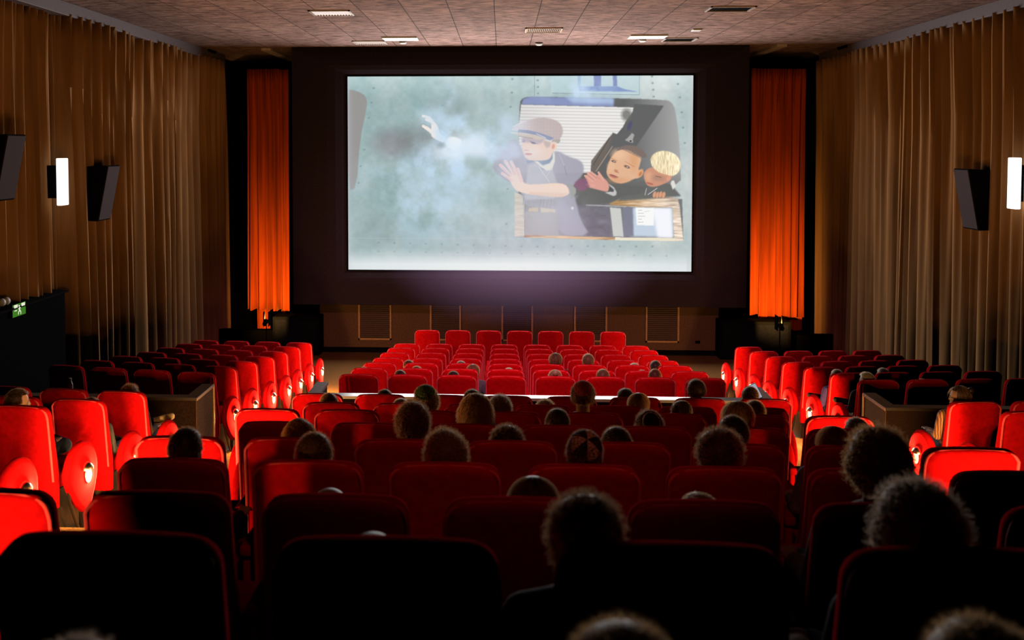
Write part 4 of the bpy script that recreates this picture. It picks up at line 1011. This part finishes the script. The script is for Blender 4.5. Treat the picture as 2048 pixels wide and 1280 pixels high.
# hair: a fitted cap of hair plus loose strands. local origin = head centre, face towards +y
def in_hair(d, style):
    x, y, z = d
    if style in ('buzz', 'short', 'curly', 'afro', 'bun', 'long', 'frizz'):
        if y > .25 and z < .52: return False
        if y > -.10 and z < (-.18 if style in ('short', 'buzz') else -.35): return False
        if z < (-.52 if style in ('short', 'buzz', 'bun') else -.72): return False
    return True
HAIR = {}
def hair_mesh(style, seed, hc):
    m = M[hc]
    key = (style, seed)
    if key in HAIR: return HAIR[key]
    rng = random.Random(seed * 77 + 5); nr = np.random.RandomState(seed)
    thick = dict(buzz=.004, short=.010, curly=.022, afro=.036, long=.014, bun=.009, frizz=.022)[style]
    rough = dict(buzz=.0, short=.004, curly=.012, afro=.014, long=.003, bun=.002, frizz=.010)[style]
    RX, RY, RZ = .077, .094, .090; C = Vector((0, -.006, .022))
    blobs = [(Vector(nr.normal(size=3)).normalized(), rng.uniform(.25, .5), rng.uniform(-1, 1)) for _ in range(60)]
    def surf(d, extra=0):
        nz = sum(a * math.exp(-((d - q).length / w_) ** 2) for q, w_, a in blobs) * .55
        r = thick + rough * nz + extra
        return C + Vector((d.x * (RX + r), d.y * (RY + r), d.z * (RZ + r * .9)))
    mb = MB(); nu, nv = 44, 28; idx = {}; vs = []
    for i in range(nv + 1):
        t = PI * i / nv
        for j in range(nu):
            d = Vector((math.sin(t) * math.cos(2 * PI * j / nu), math.sin(t) * math.sin(2 * PI * j / nu), math.cos(t)))
            idx[i, j] = len(vs); vs.append(surf(d) if in_hair(d, style) else C + Vector((d.x * RX * .93, d.y * RY * .93, d.z * RZ * .93)))
    fs = []
    for i in range(nv):
        for j in range(nu):
            q = [idx[i, j], idx[i + 1, j], idx[i + 1, (j + 1) % nu], idx[i, (j + 1) % nu]]
            t = PI * (i + .5) / nv; d = Vector((math.sin(t) * math.cos(2 * PI * (j + .5) / nu), math.sin(t) * math.sin(2 * PI * (j + .5) / nu), math.cos(t)))
            if in_hair(d, style): fs.append(q)
    mb.add(vs, fs)
    if style in ('long', 'frizz'):
        # the fall of hair down the back and over the ears
        n = 30; L = .30 if style == 'long' else .24; vs = []; K = 12
        for k in range(K + 1):
            f = k / K
            for j in range(n + 1):
                a = R(-200 + 220 * j / n)   # around the back from ear to ear
                ca, sa = math.cos(a), math.sin(a)
                rr = 1 + (.28 if style == 'frizz' else .05) * math.sin(f * PI * .8)
                wob = .006 * math.sin(a * 9 + seed) * f + rng.uniform(-.003, .003)
                x = C.x + ca * (RX + thick + wob) * rr * (1 - .10 * f); y = C.y + min(sa, .35) * (RY + thick + wob) * rr * (1 - .35 * f)
                vs.append((x, y, .02 - L * f + (.02 * math.sin(a * 5) * f)))
        fs = [(k * (n + 1) + j, k * (n + 1) + j + 1, (k + 1) * (n + 1) + j + 1, (k + 1) * (n + 1) + j) for k in range(K) for j in range(n)]
        mb.add(vs, fs)
    if style == 'bun':
        mb.ell((0, -.105, .085), (.036, .034, .034), 16, 10)
    # strands
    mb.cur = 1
    cnt = dict(buzz=1500, short=2200, curly=1900, afro=2600, long=2200, bun=900, frizz=2600)[style]
    k = 0
    while k < cnt:
        d = Vector((rng.gauss(0, 1), rng.gauss(0, 1), rng.gauss(0, 1)))
        if d.length < .1: continue
        d.normalize()
        if not in_hair(d, style): continue
        k += 1
        p = surf(d, -.003); pts = [p]
        if style in ('curly', 'afro', 'frizz'):
            ln = rng.uniform(.010, .028); ax = Vector((rng.gauss(0, 1), rng.gauss(0, 1), rng.gauss(0, 1))).normalized()
            t1 = d.cross(ax).normalized(); t2 = d.cross(t1); rr = rng.uniform(.004, .008); tw = rng.uniform(3, 7); ph = rng.uniform(0, 6)
            for s_ in range(1, 7):
                f = s_ / 6; pts.append(p + d * ln * f + (t1 * (math.cos(ph + tw * f) - math.cos(ph)) + t2 * (math.sin(ph + tw * f) - math.sin(ph))) * rr + (Vector((0, -.2, -1)) * (.03 * f * f) if style == 'frizz' else Vector()))
        elif style in ('short', 'buzz'):
            ln = rng.uniform(.010, .022) if style == 'short' else rng.uniform(.003, .008)
            flow = (Vector((rng.uniform(-.4, .4), -.5 + rng.uniform(-.3, .3), -.6)) ); flow = (flow - d * flow.dot(d))
            dd = (d * rng.uniform(.35, .9) + flow * rng.uniform(.3, .9)).normalized()
            for s_ in range(1, 4): pts.append(p + dd * ln * s_ / 3 - Vector((0, 0, .004)) * (s_ / 3) ** 2)
        else:
            ln = rng.uniform(.05, .12); down = Vector((d.x * .5, -.3, -1)); t = (down - d * down.dot(d)).normalized(); q = p
            for s_ in range(1, 6):
                dn = (q - C); dn = Vector((dn.x / RX, dn.y / RY, dn.z / RZ)).normalized()
                t = down - dn * down.dot(dn); t = t.normalized() if t.length > .05 else Vector((0, 0, -1))
                q = q + t * ln / 5 + dn * .0012 + Vector((rng.uniform(-.001, .001), rng.uniform(-.001, .001), 0)); pts.append(q)
        wd = .0011 if style in ('short', 'buzz', 'long', 'bun') else .0014
        side = Vector((rng.gauss(0, 1), rng.gauss(0, 1), rng.gauss(0, 1))).normalized() * wd
        vs = []; n = len(pts)
        for i, q in enumerate(pts):
            w_ = 1 - .85 * i / (n - 1); vs += [q - side * w_, q + side * w_]
        mb.add(vs, [(2 * i, 2 * i + 1, 2 * i + 3, 2 * i + 2) for i in range(n - 1)])
    me = mb.mesh('hair', [m, M[hc + '_rim_strand']], True); me.polygons.foreach_set('use_smooth', [True] * len(me.polygons))
    HAIR[key] = me; return me
KIP = {}
def kippah_mesh(kind):
    if kind in KIP: return KIP[kind]
    rad = {'panel': 62, 'ring': 44, 'spiral': 40}.get(kind, 46)
    mats = {'red': ['kip_red', 'kip_red'], 'green': ['kip_green', 'kip_yellow'], 'spiral': ['kip_grey', 'kip_yellow'], 'ring': ['kip_black', 'kip_white'], 'panel': ['kip_black', 'kip_brown', 'kip_blue']}[kind]
    if 'kip_grey' in mats and 'kip_grey' not in M: M['kip_grey'] = mat('grey_knit', (.05, .055, .035), .9, noise=.3)
    mb = MB(); nr_, ns = 20, 48
    def sp(t, a, k=1.0): return (k * math.sin(t) * math.cos(a), k * math.sin(t) * math.sin(a), k * math.cos(t))
    for i in range(nr_):
        for j in range(ns):
            t0, t1 = R(rad) * i / nr_, R(rad) * (i + 1) / nr_; a0, a1 = 2 * PI * j / ns, 2 * PI * (j + 1) / ns
            f = (i + .5) / nr_; aa = (a0 + a1) / 2
            if kind == 'red': mi = 0
            elif kind == 'green': mi = 1 if (i % 5 == 4) else 0
            elif kind == 'spiral': mi = 1 if ((f * 5 + aa / (2 * PI)) % 1) < .5 else 0
            elif kind == 'ring': mi = 1 if .72 < f < .86 else 0
            else: mi = 2 if f > .92 else (1 if (int((aa + .35) / (2 * PI / 6)) % 2 == 1) else 0)
            mb.cur = mi
            q = [(t0, a0), (t1, a0), (t1, a1), (t0, a1)] if i else [(t1, a0), (t1, a1), (0.0, a1)]
            k = .955 if i == nr_ - 1 else 1.0
            mb.add([sp(t, a, 1.0) for t, a in q], [tuple(range(len(q)))])
            mb.add([sp(t, a, .965) for t, a in reversed(q)], [tuple(range(len(q)))])
            if i == nr_ - 1: mb.add([sp(t1, a0), sp(t1, a1), sp(t1, a1, .965), sp(t1, a0, .965)], [(0, 1, 2, 3)])
    me = mb.mesh('kippah', [M[k] for k in mats], True)
    bm = bmesh.new(); bm.from_mesh(me); bmesh.ops.remove_doubles(bm, verts=bm.verts, dist=1e-4); bm.to_mesh(me); bm.free()
    KIP[kind] = me; return me
def glasses_mesh():
    mb = MB()
    for s in (-1, 1):
        pts = [(s * .032 + .026 * math.cos(a), .098, .0 + .020 * math.sin(a)) for a in [2 * PI * i / 16 for i in range(17)]]
        mb.tube(pts, .0022, 6, False); mb.tube([(s * .058, .096, .004), (s * .078, .04, .004), (s * .084, -.02, -.004)], .002, 6)
    mb.tube([(-.008, .099, .004), (.008, .099, .004)], .002, 6); return mb.mesh('glasses', [M['black']])
GL = glasses_mesh()
def ovr(o, m):
    o.material_slots[0].link = 'OBJECT'; o.material_slots[0].material = m
def person(u, v, row, hair, hcol, top, label, body='plain', kip=None, kt=(0, 0), side=None, seed=None, dy=0, rz=None, hs=1.0, sx=None, glasses=False, group='seated audience', trous='denim'):
    y0 = ROWY[row] if side is None else None
    base = FLZ[row]
    if side is None:
        yy = ROWY[row]; rz0 = 0
    else:
        x_, yy = SEATX[side + row][0 if sx is None else sx]; rz0 = 0
    p = at(u, v, y=yy + .24 + dy)
    thick = dict(buzz=.004, short=.012, curly=.034, afro=.052, long=.016, bun=.012, frizz=.034)[hair]
    ht = p.z - base                                     # height of the hair top over the row's floor
    s = min(1.10, max(.84, (ht - .48) / (.70 + thick)))
    zoff = ht - s * (1.18 + thick)
    bs = body_set(*{'plain': ('plain',), 'cross_r': ('cross_r', 'cross_r'), 'cross_l': ('cross_l', 'cross_l'), 'lap': ('lap', 'plain', 'lap'),
                    'left': ('left', 'plain', 'rest', 62), 'right': ('right', 'cross_r', 'rest', -50), 'halfleft': ('halfleft', 'cross_r', 'lap', 35), 'phone': ('phone', 'plain', 'phone', -8, -18), 'nod': ('nod', 'plain', 'lap', 0, -14)}[body])
    rr = rz if rz is not None else random.Random(int(u * 7 + v)).uniform(-5, 5)
    e_ = empty('person', (p.x, yy + dy, base + zoff), R(rr)); e_.scale = (s, s, s); tag(e_, label, 'person', None)
    # keep the head over the measured spot after turning
    hp = Matrix.Rotation(R(rr), 3, 'Z') @ (HC * s); e_.location.x += -hp.x; 
    link('body', bs['body'], e_); [link('eye', q_, e_) for q_ in bs['eyes']]; link('mouth', bs['lips'], e_); [link('eyebrow', q_, e_) for q_ in bs['bw']]
    o = link('sweater', bs['sweater'], e_); ovr(o, M[top])
    o = link('trousers', bs['trousers'], e_); ovr(o, M[trous])
    for s_ in (1, -1):
        o = link('shoe', bs['shoes'][s_], e_)
        if trous == 'cloth_khaki' or body == 'cross_l': ovr(o, M['shoe_white'])
    sd = seed if seed is not None else (int(u) % 3)
    hm = hair_mesh(hair, sd, hcol)
    ho = link('hair', hm, e_, HC, (R(bs['nod']), 0, R(bs['head'])), (hs, hs, hs)); ovr(ho, M[hcol]); ho.material_slots[1].link = 'OBJECT'; ho.material_slots[1].material = M[hcol + '_rim_strand']
    if kip:
        ex = thick + .003
        q = Euler((R(kt[0]), R(kt[1]), 0))
        ko = link('kippah', kippah_mesh(kip), e_, HC + Vector((0, -.006, .022)), q, (.077 * hs + ex, .092 * hs + ex, .090 * hs + ex))
    if glasses: link('glasses', GL, e_, HC, (R(bs['nod']), 0, R(bs['head'])))
    return e_

# the audience: where each head shows, its row, hair, clothes
person(818, 719, 'r6', 'short', 'hair_brown', 'cloth_grey', 'person with short brown hair low in the sixth row of the centre block, far left')
person(834, 731, 'r7', 'short', 'hair_golden', 'cloth_grey', 'person with light brown hair in the seventh row, right behind the short brown haired one')
person(922, 721, 'r6', 'short', 'hair_grey', 'cloth_grey', 'person with pale grey hair just showing above a sixth row centre seat')
person(946, 727, 'r7', 'long', 'hair_golden', 'cloth_grey', 'person with long golden brown hair falling between two seventh row seats', rz=6)
person(729, 733, 'r7', 'short', 'hair_brown', 'cloth_black', 'person barely showing over the leftmost seat of the seventh row')
person(801, 738, 'r8', 'short', 'hair_dark', 'cloth_navy', 'person with round dark hair, left side of the last row before the white partition', hs=.95)
person(907, 741, 'r8', 'short', 'hair_dark', 'cloth_black', 'person with dark hair low behind the third seat of the last front row')
person(1018, 735, 'r7', 'short', 'hair_fair', 'cloth_grey', 'person with pale hair just showing in the middle of the seventh row')
person(1111, 705, 'r6', 'long', 'hair_brown', 'cloth_maroon', 'person with long brown hair sitting tall in the middle of the front centre block', rz=0)
person(1176, 707, 'r6', 'short', 'hair_golden', 'cloth_brown', 'person with light brown hair, right of the tall long haired one')
person(1110, 738, 'r8', 'bun', 'hair_blond', 'cloth_grey', 'person with blond tied up hair in the last row before the partition')
person(1205, 737, 'r8', 'short', 'hair_golden', 'cloth_black', 'person with thick golden brown hair right of the blond one with tied up hair')
person(1268, 725, 'r6', 'short', 'hair_fair', 'cloth_grey', 'person with fair hair at the right of the sixth row of the centre block')
person(1310, 720, 'r6', 'short', 'hair_dark', 'cloth_navy', 'person with dark hair closing the sixth row, beside the fair haired one')
person(1309, 737, 'r8', 'short', 'hair_auburn', 'cloth_brown', 'person with reddish brown hair at the right of the last front row')
person(1283, 739, 'r7', 'short', 'hair_grey', 'cloth_grey', 'person with grey hair low in the seventh row on the right of the centre block')
# behind the partition
person(770, 777, 'A', 'short', 'hair_dark', 'cloth_black', 'person with dark hair pushed low behind the white topped partition on the left')
person(1250, 775, 'A', 'short', 'hair_grey', 'cloth_grey', 'person with light grey hair against the white partition top, right of the red kippah')
person(1392, 758, 'A', 'short', 'hair_dark', 'cloth_black', 'person with short dark hair standing out above the right end of the white partition top')
person(1499, 772, 'A', 'short', 'hair_dark', 'cloth_black', 'person in black holding up a phone near the right aisle, just behind the partition', 'phone')
person(659, 784, 'B', 'short', 'hair_brown', 'cloth_navy', 'person with brown hair on the leftmost seat of the second row behind the partition')
person(803, 795, 'B', 'short', 'hair_fair', 'cloth_grey', 'person with pale lit hair in front of the big curly brown head')
person(945, 777, 'B', 'short', 'hair_dark', 'cloth_black', 'person with smooth dark hair right behind the partition, in front of the frizzy long hair')
person(1090, 796, 'B', 'curly', 'hair_blond', 'cloth_grey', 'person with messy blond hair low behind the partition, left of the red kippah')
person(1276, 785, 'B', 'long', 'hair_golden', 'cloth_brown', 'person with long streaked blond hair bending right of the light grey haired one', hs=1.05)
person(852, 770, 'C', 'curly', 'hair_golden', 'cloth_black', 'person with fuzzy light brown hair wearing a green knitted kippah', kip='green', kt=(28, 0))
person(1000, 787, 'C', 'curly', 'hair_grey', 'cloth_mauve', 'person with curly grey brown hair right of the frizzy long hair')
person(1166, 763, 'C', 'short', 'hair_dark', 'cloth_white', 'person with shaved neck and red kippah, light shirt collar', kip='red', kt=(34, 0))
person(1361, 799, 'C', 'short', 'hair_dark', 'cloth_grey', 'person wearing a kippah with yellow green rings near the right end of the partition', kip='spiral', kt=(52, 14))
person(1507, 799, 'C', 'short', 'hair_golden', 'cloth_brown', 'person with short light brown hair near the right aisle, behind the phone holder')
person(952, 790, 'D', 'frizz', 'hair_golden', 'cloth_brown', 'person with long frizzy golden brown hair in the centre of the picture', hs=1.18)
person(1114, 815, 'D', 'short', 'hair_dark', 'cloth_black', 'person with round close cut dark hair just below left of the red kippah')
person(1296, 817, 'D', 'curly', 'hair_dark', 'cloth_black', 'person with dark curls wearing a black kippah with a pale ring', kip='ring', kt=(56, 0))
person(1474, 804, 'D', 'long', 'hair_golden', 'cloth_brown', 'person with long golden brown hair glowing at the left, near the right aisle', hs=1.1)
person(1710, 833, 'D', 'short', 'hair_grey', 'cloth_mauve', 'person with short grey hair at the right, by the corner of the dark right partition')
person(600, 831, 'E', 'frizz', 'hair_auburn', 'cloth_maroon', 'person with wispy reddish hair on the left, before the short haired dark head')
person(826, 801, 'E', 'curly', 'hair_brown', 'cloth_white', 'person with tall curly brown hair and a pale collar left of centre')
person(1013, 846, 'E', 'curly', 'hair_dark', 'cloth_black', 'person with dark curly hair in the centre, below the curly grey brown one', hs=1.05)
person(1231, 855, 'E', 'short', 'hair_dark', 'cloth_navy', 'person with dark hair close right of the white panelled kippah', hs=1.1)
person(1464, 829, 'E', 'short', 'hair_dark', 'cloth_black', 'dark haired person with lit top edge, nearer than the glowing long golden brown hair')
person(1663, 849, 'E', 'long', 'hair_auburn', 'cloth_mauve', 'person with straight reddish brown hair leaning to the short grey haired one', rz=-3)
person(376, 853, 'F', 'short', 'hair_dark', 'cloth_black', 'person with thick dark hair in front of the aisle on the left')
person(631, 866, 'F', 'short', 'hair_brown', 'cloth_navy', 'person with rounded brown hair below the wispy reddish hair on the left', hs=1.08)
person(891, 856, 'F', 'curly', 'hair_golden', 'cloth_black', 'person with broad head of light curls in the left middle of the rear block', hs=1.08)
person(1168, 859, 'F', 'short', 'hair_dark', 'cloth_black', 'person wearing a large kippah with pale brown panels and a blue rim', kip='panel', kt=(40, 8))
person(1436, 856, 'F', 'curly', 'hair_brown', 'cloth_white', 'person with large dark curly head right of centre, in front of the right aisle', hs=1.12)
person(662, 972, 'G', 'buzz', 'hair_fair', 'cloth_grey', 'person with cropped fair hair just above a seat left of centre, near the camera')
person(1066, 947, 'G', 'long', 'hair_dark', 'cloth_black', 'person with smooth straight dark hair, pale light along the parting, near the middle')
person(1398, 976, 'G', 'frizz', 'hair_blond', 'cloth_brown', 'person with tousled blond hair low behind a seat right of centre')
person(1756, 858, 'G', 'curly', 'hair_golden', 'cloth_mauve', 'person with brown curly hair and a pale mauve jacket on the right', hs=1.08)
person(214, 1057, 'H', 'buzz', 'hair_grey', 'cloth_grey', 'person with nearly bald grey head behind the near left seat')
person(748, 1053, 'H', 'buzz', 'hair_brown', 'cloth_black', 'person with small fuzzy lit crown above the big near seat left of centre', hs=.95)
person(1166, 969, 'H', 'curly', 'hair_dark', 'cloth_black', 'person with big black curly head in the near centre, edges lit white', hs=.98)
person(1822, 962, 'H', 'curly', 'hair_grey', 'cloth_black', 'person with the biggest curly grey brown head on the near right', hs=1.12)
person(1238, 1224, 'I', 'short', 'hair_golden', 'cloth_mauve', 'person with parted shiny brown hair at the bottom middle edge')
person(1950, 1222, 'I', 'short', 'hair_golden', 'cloth_black', 'person with brown hair blurred in the bottom right corner')
person(165, 1264, 'I', 'short', 'hair_grey', 'cloth_grey', 'person with grey hair barely showing at the bottom left edge')
# left block, behind the dark partition
person(262, 766, 'A', 'curly', 'hair_auburn', 'cloth_brown', 'person with brown curls and raised foot on the aisle seat behind the left partition', 'cross_l', side='L', rz=0)
person(185, 793, 'B', 'short', 'hair_dark', 'cloth_grey', 'person slumped with a khaki knee crossed into the left aisle', 'cross_r', side='L', rz=0, trous='cloth_khaki')
person(40, 776, 'C', 'short', 'hair_dark', 'cloth_navy', 'person with lit cheek turned right, on the nearest left aisle seat', 'right', side='L', rz=0)
# right block
person(1731, 743, 'r8', 'short', 'hair_fair', 'cloth_black', 'person with pale greenish grey hair leaning out on the aisle seat before the right partition', 'halfleft', side='R', rz=4)
person(1672, 738, 'r7', 'short', 'hair_grey', 'cloth_purple', 'person in a purple sleeve with a foot raised at the right aisle', 'cross_r', side='R', rz=4)
person(1764, 735, 'r7', 'short', 'hair_grey', 'cloth_white', 'person with white grey hair on the second seat from the right aisle', side='R', sx=1, rz=4)
person(1843, 756, 'r8', 'buzz', 'hair_fair', 'cloth_grey', 'person whose pale crown just shows beyond the dark right partition', side='R', sx=1, rz=3)
person(1540, 772, 'r4', 'short', 'hair_auburn', 'cloth_black', 'person bending low on a right aisle seat beyond the phone holder', 'nod', side='R', rz=0)
person(1917, 770, 'A', 'bun', 'hair_dark', 'striped', 'person with dark tied hair and glasses in profile, in a striped knit sleeve', 'left', side='R', rz=0, glasses=True)

# ---------------------------------------------------------------- small things
def phone(loc, rot, lab, lit=True):
    r = empty('phone', loc); r.rotation_euler = rot; tag(r, lab, 'phone')
    mb = MB(); mb.box(-.036, .036, -.075, .075, -.004, .004); part('case', mb, M['phone'], r, True, .003)
    mb = MB(); mb.box(-.032, .032, -.068, .068, .0042, .0052); part('display', mb, M['phone_screen'] if lit else M['phone'], r, False)
p = at(1511, 783, y=ROWY['A'] + .58)
phone(p, (R(68), R(-25), R(0)), 'lit phone held up at the right aisle end behind the partition')
p = at(160, 903, y=ROWY['C'] + .52)
phone(p, (R(20), R(30), R(-40)), 'dark phone in a hand on the nearest left aisle armrest', False)
p = at(141, 789, z=PZ); p = at(141, 789, y=10.0)
r = empty('water_bottle', (p.x, 10.0, PZ)); tag(r, 'clear plastic bottle standing on the dark left partition', 'bottle')
mb = MB(); mb.tube([(0, 0, 0), (0, 0, .11), (0, 0, .145), (0, 0, .16)], [.028, .028, .014, .012], 14); part('bottle_body', mb, M['glass_bottle'], r)
mb = MB(); mb.tube([(0, 0, .16), (0, 0, .178)], .014, 12); part('bottle_cap', mb, M['white'], r)
